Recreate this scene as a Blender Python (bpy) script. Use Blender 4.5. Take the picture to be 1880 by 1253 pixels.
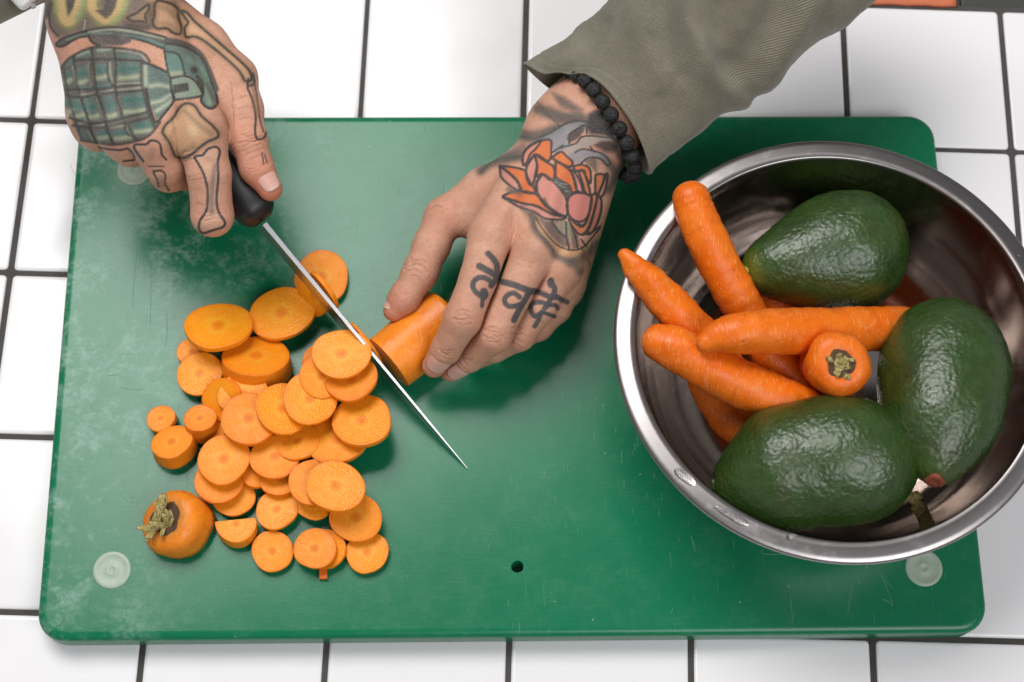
import bpy, math, random
import numpy as np
from mathutils import Vector, Matrix, noise as mnoise
import openvdb

random.seed(7); np.random.seed(7)
for o in list(bpy.data.objects):
    bpy.data.objects.remove(o)
SC = bpy.context.scene
COL = SC.collection
MM = 0.001                                   # all lengths below are written in millimetres

# ------------------------------------------------------------------ camera
CAM_R = np.array([[0.99975, 0.00508, -0.02186], [-0.0121, 0.94233, -0.33448], [0.0189, 0.33466, 0.94215]])
CAM_C = np.array([-20.247, -301.685, 902.375])
FPX = 3009.96                                # focal length in pixels of the 1880 px wide photograph
cam_d = bpy.data.cameras.new('camera'); cam = bpy.data.objects.new('camera', cam_d); COL.objects.link(cam)
cam_d.sensor_width = 36.0; cam_d.lens = FPX / 1880 * 36.0
cam_d.clip_start = 0.02; cam_d.clip_end = 20
M = Matrix([list(CAM_R[i]) + [CAM_C[i] * MM] for i in range(3)] + [[0, 0, 0, 1]])
cam.matrix_world = M
SC.camera = cam
cam_d.dof.use_dof = True; cam_d.dof.focus_distance = 0.895; cam_d.dof.aperture_fstop = 9.0

# ------------------------------------------------------------------ light
W = bpy.data.worlds.new('World'); SC.world = W; W.use_nodes = True
bg = W.node_tree.nodes['Background']
bg.inputs[0].default_value = (0.96, 0.97, 1.0, 1); bg.inputs[1].default_value = 0.22

def area(name, loc, target, sx, sy, power, color):
    d = bpy.data.lights.new(name, 'AREA'); d.shape = 'RECTANGLE'; d.size = sx * MM; d.size_y = sy * MM
    d.energy = power; d.color = color
    o = bpy.data.objects.new(name, d); COL.objects.link(o)
    o.location = Vector(loc) * MM
    o.rotation_euler = (Vector(target) - Vector(loc)).to_track_quat('-Z', 'Y').to_euler()
    return o
area('window_light', (-390, 640, 1500), (-100, 60, 0), 880, 760, 23.0, (1.0, 0.985, 0.965))
area('fill_light', (750, -1050, 1700), (60, 0, 0), 1300, 900, 21.0, (0.98, 0.98, 1.0))  # broad fill panel added at front right to lift the tiles, no actual lamp

SC.view_settings.view_transform = 'Standard'; SC.view_settings.look = 'None'
SC.view_settings.exposure = -0.06; SC.view_settings.gamma = 1.0
SC.cycles.use_denoising = True
SC.cycles.max_bounces = 10

# ------------------------------------------------------------------ helpers
def P(px, py, z):
    """world point (mm) at height z on the photograph's line of sight through (px, py)"""
    d = CAM_R @ np.array([(px - 940) / FPX, -(py - 626.5) / FPX, -1.0])
    return CAM_C + d * ((z - CAM_C[2]) / d[2])

def proj(V):
    q = (np.asarray(V) - CAM_C) @ CAM_R
    return np.c_[940 + FPX * q[:, 0] / -q[:, 2], 626.5 - FPX * q[:, 1] / -q[:, 2]]

def ppm(p):
    """pixels per millimetre at a world point"""
    return FPX / -((np.asarray(p) - CAM_C) @ CAM_R)[2]

def nrm(v):
    v = np.asarray(v, float); return v / (np.linalg.norm(v) + 1e-12)

def tag(o, label=None, cat=None, group=None, kind=None):
    for k, v in (('label', label), ('category', cat), ('group', group), ('kind', kind)):
        if v: o[k] = v
    return o

def empty(name, loc, label=None, cat=None, group=None):
    o = bpy.data.objects.new(name, None); COL.objects.link(o); o.location = Vector(loc) * MM
    o.empty_display_size = 0.01; o['_o'] = [float(c) for c in loc]
    return tag(o, label, cat, group)

def origin_of(o):
    return np.array(o['_o'])

def mesh(name, V, F, mats, parent=None, origin=None, smooth=True, attrs=None, midx=None, uv=None):
    """ONE mesh object; V in world millimetres"""
    V = np.asarray(V, float)
    if origin is None:
        if parent is not None: origin = origin_of(parent)
        else:
            origin = V.mean(0); origin[2] = V[:, 2].min()
    origin = np.asarray(origin, float)
    me = bpy.data.meshes.new(name)
    L = (V - origin) * MM
    if isinstance(F, np.ndarray):
        k = F.shape[1]
        me.vertices.add(len(L)); me.vertices.foreach_set('co', L.ravel().astype(np.float32))
        me.loops.add(F.size); me.loops.foreach_set('vertex_index', F.ravel().astype(np.int32))
        me.polygons.add(len(F)); me.polygons.foreach_set('loop_start', np.arange(0, F.size, k, dtype=np.int32))
        me.update(calc_edges=True); me.validate()
    else:
        me.from_pydata([tuple(v) for v in L], [], [tuple(int(i) for i in f) for f in F]); me.update()
    if not isinstance(mats, (list, tuple)): mats = [mats]
    for m in mats: me.materials.append(m)
    if midx is not None: me.polygons.foreach_set('material_index', np.asarray(midx, np.int32))
    if smooth: me.polygons.foreach_set('use_smooth', np.ones(len(me.polygons), bool))
    for an, av in (attrs or {}).items():
        av = np.asarray(av, np.float32)
        if av.ndim == 1:
            a = me.attributes.new(an, 'FLOAT', 'POINT'); a.data.foreach_set('value', av)
        else:
            a = me.attributes.new(an, 'FLOAT_COLOR', 'POINT'); a.data.foreach_set('color', av.ravel())
    if uv is not None:
        ul = me.uv_layers.new(name='UVMap')
        li = np.zeros(len(me.loops), np.int32); me.loops.foreach_get('vertex_index', li)
        ul.data.foreach_set('uv', np.asarray(uv, np.float32)[li].ravel())
    o = bpy.data.objects.new(name, me); COL.objects.link(o)
    o['_o'] = [float(c) for c in origin]
    if parent is not None:
        o.parent = parent; o.location = Vector(origin - origin_of(parent)) * MM
    else: o.location = Vector(origin) * MM
    return o

def bevel(o, w, seg=2, angle=40):
    m = o.modifiers.new('bevel', 'BEVEL'); m.width = w * MM; m.segments = seg
    m.limit_method = 'ANGLE'; m.angle_limit = math.radians(angle)
    return o

def grid_faces(nu, nv, close_v=True, off=0):
    F = []
    for i in range(nu - 1):
        for j in range(nv if close_v else nv - 1):
            a = off + i * nv + j; b = off + i * nv + (j + 1) % nv
            F.append((a, b, b + nv, a + nv))
    return F

def frames(C):
    """tangent, side, up for each point of a path"""
    C = np.asarray(C, float); T = np.gradient(C, axis=0); T /= np.linalg.norm(T, axis=1)[:, None]
    up = np.array([0.0, 0, 1]); out = []
    if abs(T[0] @ up) > 0.9: up = np.array([0.0, 1, 0])
    u = nrm(up - (up @ T[0]) * T[0])
    for t in T:
        u = nrm(u - (u @ t) * t); s = np.cross(t, u); out.append((t, s, u))
    return out

def spline(pts, n):
    """Catmull-Rom through rows of pts, n samples"""
    p = np.asarray(pts, float); m = len(p)
    if m == 2:
        t = np.linspace(0, 1, n)[:, None]; return p[0] * (1 - t) + p[1] * t
    q = np.vstack([2 * p[0] - p[1], p, 2 * p[-1] - p[-2]]); out = []
    for s in np.linspace(0, m - 1, n):
        i = min(int(s), m - 2); t = s - i; a, b, c, d = q[i], q[i + 1], q[i + 2], q[i + 3]
        out.append(0.5 * (2 * b + (c - a) * t + (2 * a - 5 * b + 4 * c - d) * t * t + (3 * b - a - 3 * c + d) * t ** 3))
    return np.array(out)

def fbm(p, scale, octv=3, seed=0.0):
    return mnoise.fractal(Vector((p[0] / scale + seed, p[1] / scale - seed, p[2] / scale + 2 * seed)), 1.0, 2.0, octv)

def tube(C, R, nv=24, caps=True, noise_amp=0.0, noise_scale=10, seed=0.0, squash=1.0):
    """tapered tube with rounded section; returns V, F, s (0..1 along), ends closed by their last ring"""
    fr = frames(C); V = []; S = []
    n = len(C)
    for i, (c, r, (t, s, u)) in enumerate(zip(C, R, fr)):
        for j in range(nv):
            a = 2 * math.pi * j / nv
            d = math.cos(a) * s + math.sin(a) * u * squash
            p = c + d * r
            if noise_amp: p = c + d * (r + noise_amp * min(1, r / 4) * fbm(p, noise_scale, 3, seed))
            V.append(p); S.append(i / (n - 1))
    F = grid_faces(n, nv)
    if caps:
        V.append(C[0]); V.append(C[-1]); S += [0, 1]
        a = n * nv
        for j in range(nv):
            F.append((a, (j + 1) % nv, j)); F.append((a + 1, (n - 1) * nv + j, (n - 1) * nv + (j + 1) % nv))
    return np.array(V), F, np.array(S)

# ------------------------------------------------------------------ node helpers
class Mat:
    def __init__(s, name):
        s.m = bpy.data.materials.new(name); s.m.use_nodes = True
        s.nt = s.m.node_tree; s.b = s.nt.nodes['Principled BSDF']; s.tc = None
    def n(s, typ, ins=None, **kw):
        nd = s.nt.nodes.new('ShaderNode' + typ)
        for k, v in kw.items(): setattr(nd, k, v)
        for k, v in (ins or {}).items(): s.put(nd.inputs[k], v)
        return nd
    def put(s, sock, v):
        if isinstance(v, bpy.types.NodeSocket): s.nt.links.new(v, sock)
        elif isinstance(v, bpy.types.Node): s.nt.links.new(v.outputs[0], sock)
        elif isinstance(v, (tuple, list)) and len(v) == 3 and sock.type == 'RGBA': sock.default_value = (*v, 1)
        else: sock.default_value = v
    def set(s, **kw):
        for k, v in kw.items(): s.put(s.b.inputs[k.replace('_', ' ')], v)
        return s
    def obj(s):
        if s.tc is None: s.tc = s.n('TexCoord')
        return s.tc.outputs['Object']
    def uv(s):
        if s.tc is None: s.tc = s.n('TexCoord')
        return s.tc.outputs['UV']
    def map(s, vec, scale=(1, 1, 1), rot=(0, 0, 0), loc=(0, 0, 0)):
        return s.n('Mapping', {'Vector': vec, 'Scale': scale, 'Rotation': rot, 'Location': loc}).outputs[0]
    def noise(s, mm, detail=3, rough=0.55, vec=None, dist=0.0):
        return s.n('TexNoise', {'Vector': vec if vec is not None else s.obj(), 'Scale': 1000.0 / mm, 'Detail': detail, 'Roughness': rough, 'Distortion': dist}).outputs[0]
    def voro(s, mm, vec=None, feature='F1', out=0):
        return s.n('TexVoronoi', {'Vector': vec if vec is not None else s.obj(), 'Scale': 1000.0 / mm}, feature=feature).outputs[out]
    def ramp(s, fac, *stops):
        nd = s.n('ValToRGB', {'Fac': fac}); el = nd.color_ramp.elements
        while len(el) < len(stops): el.new(0.5)
        for e, (p, c) in zip(el, stops):
            e.position = p; e.color = (c, c, c, 1) if isinstance(c, (int, float)) else (*c, 1)
        return nd.outputs[0]
    def mix(s, fac, a, b, mode='MIX'):
        nd = s.n('Mix', data_type='RGBA', blend_type=mode)
        s.put(nd.inputs[0], fac); s.put(nd.inputs[6], a); s.put(nd.inputs[7], b)
        return nd.outputs[2]
    def math(s, op, a, b=0.0, c=0.0):
        nd = s.n('Math', operation=op); s.put(nd.inputs[0], a); s.put(nd.inputs[1], b); s.put(nd.inputs[2], c)
        return nd.outputs[0]
    def attr(s, name, out=0):
        return s.n('Attribute', attribute_name=name).outputs[out]
    def bump(s, h, strength=0.3, mm=1.0, normal=None):
        nd = s.n('Bump', {'Height': h, 'Strength': strength, 'Distance': mm * MM})
        if normal is not None: s.put(nd.inputs['Normal'], normal)
        return nd.outputs[0]
    def rnd(s):
        return s.n('ObjectInfo').outputs['Random']

# ------------------------------------------------------------------ materials
def m_tile():
    m = Mat('glazed_white_tile'); r = m.rnd()
    n = m.noise(60, 2)
    col = m.mix(r, (0.80, 0.785, 0.795), (0.85, 0.835, 0.845))
    sp = m.ramp(m.noise(2.2, 2), (0.0, 0.0), (0.80, 0.0), (0.84, 1.0))
    col = m.mix(m.math('MULTIPLY', sp, 0.35), col, (0.45, 0.42, 0.38))
    b = m.bump(n, 0.25, 1.2); b = m.bump(m.noise(14, 2), 0.06, 0.4, b)
    m.set(Base_Color=col, Roughness=m.ramp(m.noise(30, 3), (0.3, 0.10), (0.7, 0.20)), Normal=b)
    m.set(Specular_IOR_Level=0.36); return m.m

def m_grout():
    m = Mat('dark_grout'); n = m.noise(1.6, 4, 0.7); n2 = m.noise(40, 3)
    col = m.mix(n, (0.040, 0.038, 0.036), (0.105, 0.098, 0.092)); col = m.mix(m.ramp(n2, (0.4, 0.0), (0.65, 1.0)), col, (0.05, 0.044, 0.038))
    m.set(Base_Color=col, Roughness=0.9, Normal=m.bump(n, 0.9, 0.6)); return m.m

def m_board():
    m = Mat('green_polyethylene'); v = m.obj()
    big = m.noise(150, 4, 0.6); mid = m.noise(24, 6, 0.72, dist=0.25); fine = m.noise(1.1, 3, 0.6)
    col = m.mix(big, (0.002, 0.140, 0.058), (0.004, 0.178, 0.080))
    # grey-green scuffing where the plastic is worn matt
    scuff = m.math('MULTIPLY', m.ramp(mid, (0.46, 0.0), (0.60, 1.0)), m.ramp(m.noise(5, 5, 0.75), (0.40, 0.05), (0.60, 1.0)))
    xy = m.n('SeparateXYZ', {'Vector': v})
    worn = m.ramp(m.math('ADD', m.math('MULTIPLY', xy.outputs[0], -2.0), m.math('MULTIPLY', xy.outputs[1], 0.6)), (0.22, 0.06), (0.46, 1.0))
    scuff = m.math('MULTIPLY', scuff, worn)
    col = m.mix(m.math('MULTIPLY', scuff, 0.80), col, (0.26, 0.41, 0.33))
    # knife scratches in three directions
    wv = m.n('VectorMath', {0: v, 1: m.n('VectorMath', {0: m.n('TexNoise', {'Vector': v, 'Scale': 14.0, 'Detail': 1.0}).outputs[1], 1: (0.010, 0.010, 0.0)}, operation='MULTIPLY').outputs[0]}, operation='ADD').outputs[0]
    tot = None
    for k, (rot, sc, lo, w) in enumerate(((0.22, (900, 70, 1), 0.75, 0.7), (1.35, (800, 50, 1), 0.735, 0.8), (-0.7, (950, 40, 1), 0.74, 0.8), (0.75, (850, 60, 1), 0.74, 0.6))):
        mv = m.map(wv, sc, (0, 0, rot), (k * 3.1, k * 1.7, 0))
        nn = m.n('TexNoise', {'Vector': mv, 'Scale': 1.0, 'Detail': 1.0}).outputs[0]
        l = m.math('MULTIPLY', m.ramp(nn, (lo, 0.0), (lo + 0.035, w)), m.ramp(m.noise(70 + 13 * k, 2), (0.45, 0.0), (0.62, 1.0)))
        tot = l if tot is None else m.math('MAXIMUM', tot, l)
    col = m.mix(m.math('MULTIPLY', tot, 0.36), col, (0.22, 0.40, 0.30))
    flecks = m.ramp(m.voro(9.0), (0.035, 1.0), (0.06, 0.0))
    flecks = m.math('MULTIPLY', flecks, m.ramp(m.noise(60, 2), (0.5, 0.0), (0.6, 0.6)))
    col = m.mix(flecks, col, (0.40, 0.52, 0.42))
    strk = m.n('TexNoise', {'Vector': m.map(v, (70, 1300, 1), (0, 0, 0.03)), 'Scale': 1.0, 'Detail': 3.0, 'Roughness': 0.65}).outputs[0]
    col = m.mix(m.math('MULTIPLY', m.ramp(strk, (0.52, 0.0), (0.75, 1.0)), 0.07), col, (0.10, 0.26, 0.17))
    rough = m.math('ADD', m.math('ADD', m.ramp(mid, (0.35, 0.19), (0.65, 0.235)), m.ramp(strk, (0.35, 0.0), (0.7, 0.05))), m.math('MULTIPLY', scuff, 0.14))
    h = m.math('SUBTRACT', m.math('MULTIPLY', fine, 0.35), tot)
    b = m.bump(m.noise(9, 4, 0.7), 0.10, 0.25); b = m.bump(h, 0.34, 0.14, b); b = m.bump(strk, 0.05, 0.10, b); b = m.bump(fine, 0.10, 0.12, b)
    m.set(Base_Color=col, Roughness=rough, Normal=b, Specular_IOR_Level=0.34); return m.m

def m_plug():
    m = Mat('milky_rubber'); n = m.noise(3, 3)
    m.set(Base_Color=m.mix(n, (0.30, 0.40, 0.30), (0.42, 0.50, 0.40)), Roughness=0.45, Subsurface_Weight=0.3, Subsurface_Radius=(0.5, 0.6, 0.5),
          Subsurface_Scale=0.004, Normal=m.bump(n, 0.2, 0.2)); return m.m

def m_carrot_cut():
    """attribute rr: 0 centre .. 1 rim of the cut face, above 1 the skin"""
    m = Mat('cut_carrot'); rr = m.attr('rr', 2); r = m.rnd()
    n = m.noise(2.2, 3, 0.6); nb = m.noise(9, 2)
    q = m.math('ADD', rr, m.math('MULTIPLY', m.math('SUBTRACT', nb, 0.5), 0.16))
    face = m.ramp(q, (0.0, (0.74, 0.175, 0.006)), (0.15, (0.84, 0.240, 0.008)), (0.27, (0.94, 0.385, 0.020)), (0.50, (0.94, 0.318, 0.010)), (0.80, (0.94, 0.318, 0.010)), (0.93, (0.92, 0.275, 0.008)), (1.0, (0.88, 0.225, 0.006)))
    ring = m.math('SINE', m.math('MULTIPLY', q, 55.0))
    face = m.mix(m.math('MULTIPLY', m.ramp(ring, (0.35, 0.0), (1.0, 1.0)), 0.045), face, (0.95, 0.42, 0.04))
    face = m.mix(m.math('MULTIPLY', m.ramp(n, (0.35, 0.0), (0.7, 1.0)), 0.30), face, (0.82, 0.215, 0.008))
    sp2 = m.ramp(m.voro(1.7), (0.10, 1.0), (0.22, 0.0)); face = m.mix(m.math('MULTIPLY', sp2, 0.35), face, (0.93, 0.50, 0.10))
    dots = m.math('MULTIPLY', m.ramp(q, (0.78, 0.0), (0.88, 1.0)), m.ramp(m.voro(2.6), (0.22, 1.0), (0.34, 0.0))); face = m.mix(m.math('MULTIPLY', dots, 0.30), face, (0.72, 0.17, 0.006))
    fib = m.n('TexNoise', {'Vector': m.n('VectorMath', {0: m.attr('dirc', 0), 1: m.n('CombineXYZ', {'X': m.math('MULTIPLY', rr, 0.12), 'Y': r, 'Z': m.math('MULTIPLY', r, 3.0)}).outputs[0]}, operation='ADD').outputs[0], 'Scale': 22.0, 'Detail': 2.0, 'Roughness': 0.6}).outputs[0]
    fm = m.math('MULTIPLY', m.ramp(fib, (0.46, 0.0), (0.64, 1.0)), m.ramp(q, (0.12, 0.0), (0.3, 1.0)))
    face = m.mix(m.math('MULTIPLY', fm, 0.28), face, (0.82, 0.235, 0.009))
    side = m.mix(m.noise(5, 4), (0.86, 0.225, 0.007), (0.92, 0.32, 0.015))
    isk = m.ramp(rr, (0.0, 0.0), (0.99, 0.0), (1.0, 1.0))
    isk = m.math('GREATER_THAN', rr, 1.04)
    col = m.mix(isk, face, side)
    hs = m.n('HueSaturation', {'Hue': m.math('ADD', 0.496, m.math('MULTIPLY', r, 0.008)), 'Saturation': 1.0, 'Value': m.math('ADD', 0.90, m.math('MULTIPLY', r, 0.12)), 'Color': col})
    wet = m.math('MULTIPLY', m.math('GREATER_THAN', r, 0.62), m.ramp(m.noise(11, 3), (0.42, 0.0), (0.58, 1.0)))
    rad = m.n('TexNoise', {'Vector': m.obj(), 'Scale': 1400.0, 'Detail': 2.0}).outputs[0]
    b = m.bump(rad, 0.5, 0.45); b = m.bump(ring, 0.08, 0.15, b); b = m.bump(fib, 0.25, 0.3, b); b = m.bump(m.voro(1.1), m.math('MULTIPLY', wet, 0.5), 0.4, b)
    m.set(Base_Color=hs, Roughness=m.math('SUBTRACT', m.ramp(m.noise(6, 3), (0.35, 0.30), (0.65, 0.48)), m.math('MULTIPLY', wet, 0.20)), Normal=b, Specular_IOR_Level=0.30, Subsurface_Weight=0.25,
          Subsurface_Radius=(1.0, 0.35, 0.08), Subsurface_Scale=0.004); return m.m

def m_carrot_skin(name='carrot_skin', ca=(0.72, 0.128, 0.003), cb=(0.81, 0.180, 0.006)):
    m = Mat(name); v = m.obj(); r = m.rnd()
    n1 = m.noise(16, 4, 0.6); n2 = m.noise(2.4, 4, 0.65)
    col = m.mix(m.ramp(n1, (0.35, 0.0), (0.65, 1.0)), ca, cb)
    lent = m.n('TexNoise', {'Vector': m.map(v, (160, 160, 160), (0.5, 0.3, 0.9)), 'Scale': 1.0, 'Detail': 5.0, 'Roughness': 0.75}).outputs[0]
    col = m.mix(m.math('MULTIPLY', m.ramp(lent, (0.56, 0.0), (0.66, 1.0)), 0.40), col, (0.52, 0.085, 0.006))
    col = m.mix(m.math('MULTIPLY', m.ramp(n2, (0.5, 0.0), (0.75, 1.0)), 0.35), col, (0.62, 0.11, 0.006))
    # pale dry scuffs and fine root-hair marks
    pale = m.math('MULTIPLY', m.ramp(m.noise(11, 5, 0.7, dist=1.0), (0.56, 0.0), (0.72, 1.0)), m.ramp(n2, (0.4, 0.15), (0.65, 1.0)))
    col = m.mix(m.math('MULTIPLY', pale, 0.72), col, (0.82, 0.40, 0.16))
    tot = None
    for k, rot in enumerate((0.4, 1.5, -0.6)):
        nn = m.n('TexNoise', {'Vector': m.map(v, (1500, 130, 600), (0.3 * k, 0.2, rot), (k, 2 * k, 0)), 'Scale': 1.0, 'Detail': 0.0}).outputs[0]
        l = m.ramp(nn, (0.75, 0.0), (0.79, 1.0)); tot = l if tot is None else m.math('MAXIMUM', tot, l)
    col = m.mix(m.math('MULTIPLY', tot, 0.42), col, (0.88, 0.46, 0.18))
    spot = m.ramp(m.voro(9.5), (0.07, 1.0), (0.12, 0.0)); spot = m.math('MULTIPLY', spot, m.ramp(m.noise(18, 1), (0.55, 0.0), (0.62, 1.0)))
    col = m.mix(m.math('MULTIPLY', spot, 0.6), col, (0.22, 0.075, 0.02))
    tip = m.attr('tip', 2); col = m.mix(tip, col, (0.40, 0.20, 0.05))
    b = m.bump(n2, 0.40, 0.5); b = m.bump(m.math('ADD', tot, spot), 0.3, 0.3, b); b = m.bump(lent, 0.25, 0.5, b)
    m.set(Base_Color=col, Roughness=m.ramp(n1, (0.3, 0.30), (0.7, 0.50)), Normal=b, Specular_IOR_Level=0.36, Subsurface_Weight=0.15, Subsurface_Radius=(1.0, 0.3, 0.06), Subsurface_Scale=0.003)
    return m.m

def m_avocado():
    m = Mat('avocado_skin'); n1 = m.noise(22, 3); v1 = m.voro(2.3, feature='SMOOTH_F1'); n2 = m.noise(1.6, 4, 0.6); n3 = m.noise(6, 3)
    col = m.mix(m.ramp(n1, (0.35, 0.0), (0.65, 1.0)), (0.013, 0.040, 0.007), (0.028, 0.068, 0.011))
    col = m.mix(m.math('MULTIPLY', m.ramp(n3, (0.48, 0.0), (0.7, 1.0)), 0.55), col, (0.050, 0.098, 0.016))
    pal = m.ramp(m.voro(2.0), (0.10, 1.0), (0.2, 0.0)); col = m.mix(m.math('MULTIPLY', pal, m.ramp(m.noise(7, 3), (0.40, 0.0), (0.6, 0.8))), col, (0.14, 0.19, 0.06))
    rr_ = m.rnd(); col = m.mix(m.math('MULTIPLY', rr_, 0.5), col, (0.030, 0.066, 0.010))
    br = m.ramp(m.noise(30, 4, 0.7), (0.54, 0.0), (0.70, 0.55)); col = m.mix(br, col, (0.048, 0.045, 0.014))
    sp = m.ramp(m.voro(4.2), (0.10, 1.0), (0.17, 0.0)); sp = m.math('MULTIPLY', sp, m.ramp(m.noise(14, 2), (0.45, 0.0), (0.55, 1.0)))
    col = m.mix(m.math('MULTIPLY', sp, 0.75), col, (0.008, 0.010, 0.008))
    tip = m.attr('tip', 2); col = m.mix(tip, col, (0.11, 0.135, 0.016))
    h = m.math('ADD', m.math('MULTIPLY', v1, -1.2), m.math('MULTIPLY', n2, 0.9))
    b = m.bump(h, 0.55, 0.7); b = m.bump(m.noise(0.9, 2), 0.30, 0.25, b)
    m.set(Base_Color=col, Roughness=m.ramp(n3, (0.35, 0.22), (0.68, 0.38)), Normal=b, Specular_IOR_Level=0.7, Coat_Weight=0.08, Coat_Roughness=0.3); return m.m

def m_steel():
    m = Mat('brushed_steel'); th = m.attr('ang', 2); ra = m.attr('rad', 2)
    cv = m.n('CombineXYZ', {'X': m.math('MULTIPLY', th, 2.5), 'Y': m.math('MULTIPLY', ra, 2.3), 'Z': 0.0})
    st = m.n('TexNoise', {'Vector': cv, 'Scale': 1.0, 'Detail': 4.0, 'Roughness': 0.75}).outputs[0]
    blot = m.noise(9, 5, 0.7); big = m.noise(45, 3)
    col = m.mix(m.ramp(big, (0.35, 0.0), (0.65, 1.0)), (0.52, 0.46, 0.425), (0.60, 0.54, 0.505))
    col = m.mix(m.math('MULTIPLY', m.ramp(blot, (0.58, 0.0), (0.75, 1.0)), 0.35), col, (0.62, 0.60, 0.61))
    ro = m.math('ADD', m.ramp(st, (0.35, 0.13), (0.65, 0.18)), m.math('MULTIPLY', m.ramp(blot, (0.52, 0.0), (0.75, 1.0)), 0.10))
    ro = m.math('ADD', ro, m.math('MULTIPLY', m.attr('rim', 2), 0.14))
    b = m.bump(st, 0.05, 0.06); b = m.bump(big, 0.04, 0.5, b)
    col = m.mix(m.math('MULTIPLY', m.attr('rim', 2), 0.8), col, (0.27, 0.255, 0.26))
    m.set(Base_Color=col, Metallic=1.0, Roughness=ro, Normal=b, Anisotropic=0.4); return m.m

def m_blade():
    m = Mat('knife_steel'); v = m.obj()
    st = m.n('TexNoise', {'Vector': m.map(v, (60, 60, 1600)), 'Scale': 1.0, 'Detail': 3.0}).outputs[0]
    m.set(Base_Color=(0.52, 0.51, 0.52), Metallic=1.0, Roughness=0.30); return m.m

def m_handle():
    m = Mat('black_handle_plastic'); n = m.noise(0.9, 3, 0.7)
    w = m.math('MULTIPLY', m.ramp(n, (0.58, 0.0), (0.72, 1.0)), m.ramp(m.noise(9, 3), (0.45, 0.0), (0.62, 1.0)))
    m.set(Base_Color=m.mix(w, (0.011, 0.011, 0.012), (0.09, 0.088, 0.085)), Roughness=m.ramp(n, (0.3, 0.34), (0.7, 0.5)), Normal=m.bump(n, 0.35, 0.3)); return m.m

def m_skin():
    m = Mat('skin'); n1 = m.noise(18, 3); n2 = m.noise(3.0, 4, 0.6)
    col = m.mix(m.ramp(n1, (0.35, 0.0), (0.65, 1.0)), (0.585, 0.305, 0.205), (0.655, 0.362, 0.250))
    col = m.mix(m.math('MULTIPLY', m.ramp(n2, (0.45, 0.0), (0.7, 1.0)), 0.45), col, (0.49, 0.205, 0.118))
    fl = m.attr('flush', 2); col = m.mix(fl, col, (0.56, 0.185, 0.105))
    fr = m.ramp(m.voro(7.0), (0.045, 1.0), (0.075, 0.0)); fr = m.math('MULTIPLY', fr, m.ramp(m.noise(25, 2), (0.52, 0.0), (0.6, 1.0)))
    col = m.mix(m.math('MULTIPLY', fr, 0.45), col, (0.30, 0.125, 0.07))
    ink = m.n('Attribute', attribute_name='ink')
    g = m.math('MULTIPLY_ADD', m.noise(0.8, 3, 0.7), 0.7, 0.62)
    col = m.mix(m.n('Clamp', {'Value': m.math('MULTIPLY', ink.outputs['Alpha'], g)}), col, ink.outputs['Color'])
    cell = m.voro(0.95, feature='DISTANCE_TO_EDGE'); cre = m.noise(1.3, 3, 0.6, dist=0.6)
    b = m.bump(m.ramp(cell, (0.0, 0.0), (0.25, 1.0)), 0.55, 0.26); b = m.bump(cre, 0.60, 0.50, b); b = m.bump(n2, 0.30, 0.6, b)
    m.set(Base_Color=col, Roughness=m.ramp(n2, (0.3, 0.44), (0.7, 0.60)), Normal=b, Specular_IOR_Level=0.40, Subsurface_Weight=0.07,
          Subsurface_Radius=(1.0, 0.36, 0.18), Subsurface_Scale=0.0014); return m.m

def m_nail():
    m = Mat('fingernail'); t = m.attr('tip', 2)
    col = m.mix(m.ramp(t, (0.86, 0.0), (0.95, 1.0)), (0.68, 0.375, 0.31), (0.72, 0.50, 0.42)); col = m.mix(m.ramp(t, (0.0, 1.0), (0.22, 0.0)), col, (0.66, 0.40, 0.32))
    m.set(Base_Color=col, Roughness=0.30, Subsurface_Weight=0.2, Subsurface_Radius=(1, 0.4, 0.25), Subsurface_Scale=0.002, Normal=m.bump(m.noise(2, 2), 0.06, 0.2)); return m.m

def m_cloth():
    m = Mat('olive_twill'); uv = m.uv()
    nn = m.n('TexNoise', {'Vector': uv, 'Scale': 0.05, 'Detail': 2.0}).outputs[0]
    wob = m.n('Mapping', {'Vector': uv, 'Rotation': (0, 0, 0.30)}).outputs[0]
    wv = m.n('TexWave', {'Vector': wob, 'Scale': 0.25, 'Distortion': 0.5, 'Detail': 1.0, 'Detail Scale': 0.6}, wave_type='BANDS', bands_direction='X').outputs[1]
    gr = m.noise(0.9, 3, 0.7); bl = m.noise(26, 4, 0.6)
    col = m.mix(m.ramp(bl, (0.3, 0.0), (0.7, 1.0)), (0.192, 0.172, 0.124), (0.275, 0.250, 0.188))
    col = m.mix(m.math('MULTIPLY', m.math('SUBTRACT', 1.0, wv), 0.60), col, (0.070, 0.064, 0.042))
    col = m.mix(m.math('MULTIPLY', m.ramp(gr, (0.5, 0.0), (0.75, 1.0)), 0.45), col, (0.38, 0.35, 0.27))
    b = m.bump(wv, 0.5, 0.5); b = m.bump(gr, 0.35, 0.4, b)
    m.set(Base_Color=col, Roughness=0.92, Normal=b, Sheen_Weight=0.35, Sheen_Roughness=0.5, Specular_IOR_Level=0.2); return m.m

def m_bead():
    m = Mat('lava_stone'); v1 = m.voro(1.5); n = m.noise(1.2, 4, 0.7)
    h = m.math('ADD', m.ramp(v1, (0.1, 0.0), (0.4, 1.0)), n)
    m.set(Base_Color=m.mix(n, (0.006, 0.006, 0.007), (0.028, 0.027, 0.027)), Roughness=0.55, Normal=m.bump(h, 0.9, 0.7)); return m.m

def m_plain(name, col, rough=0.5, metal=0.0, var=0.15, mm=4.0, bump=0.15):
    m = Mat(name); n = m.noise(mm, 4, 0.6)
    m.set(Base_Color=m.mix(n, tuple(c * (1 - var) for c in col), tuple(min(1, c * (1 + var)) for c in col)), Roughness=rough, Metallic=metal, Normal=m.bump(n, bump, 0.4))
    return m.m

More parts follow.
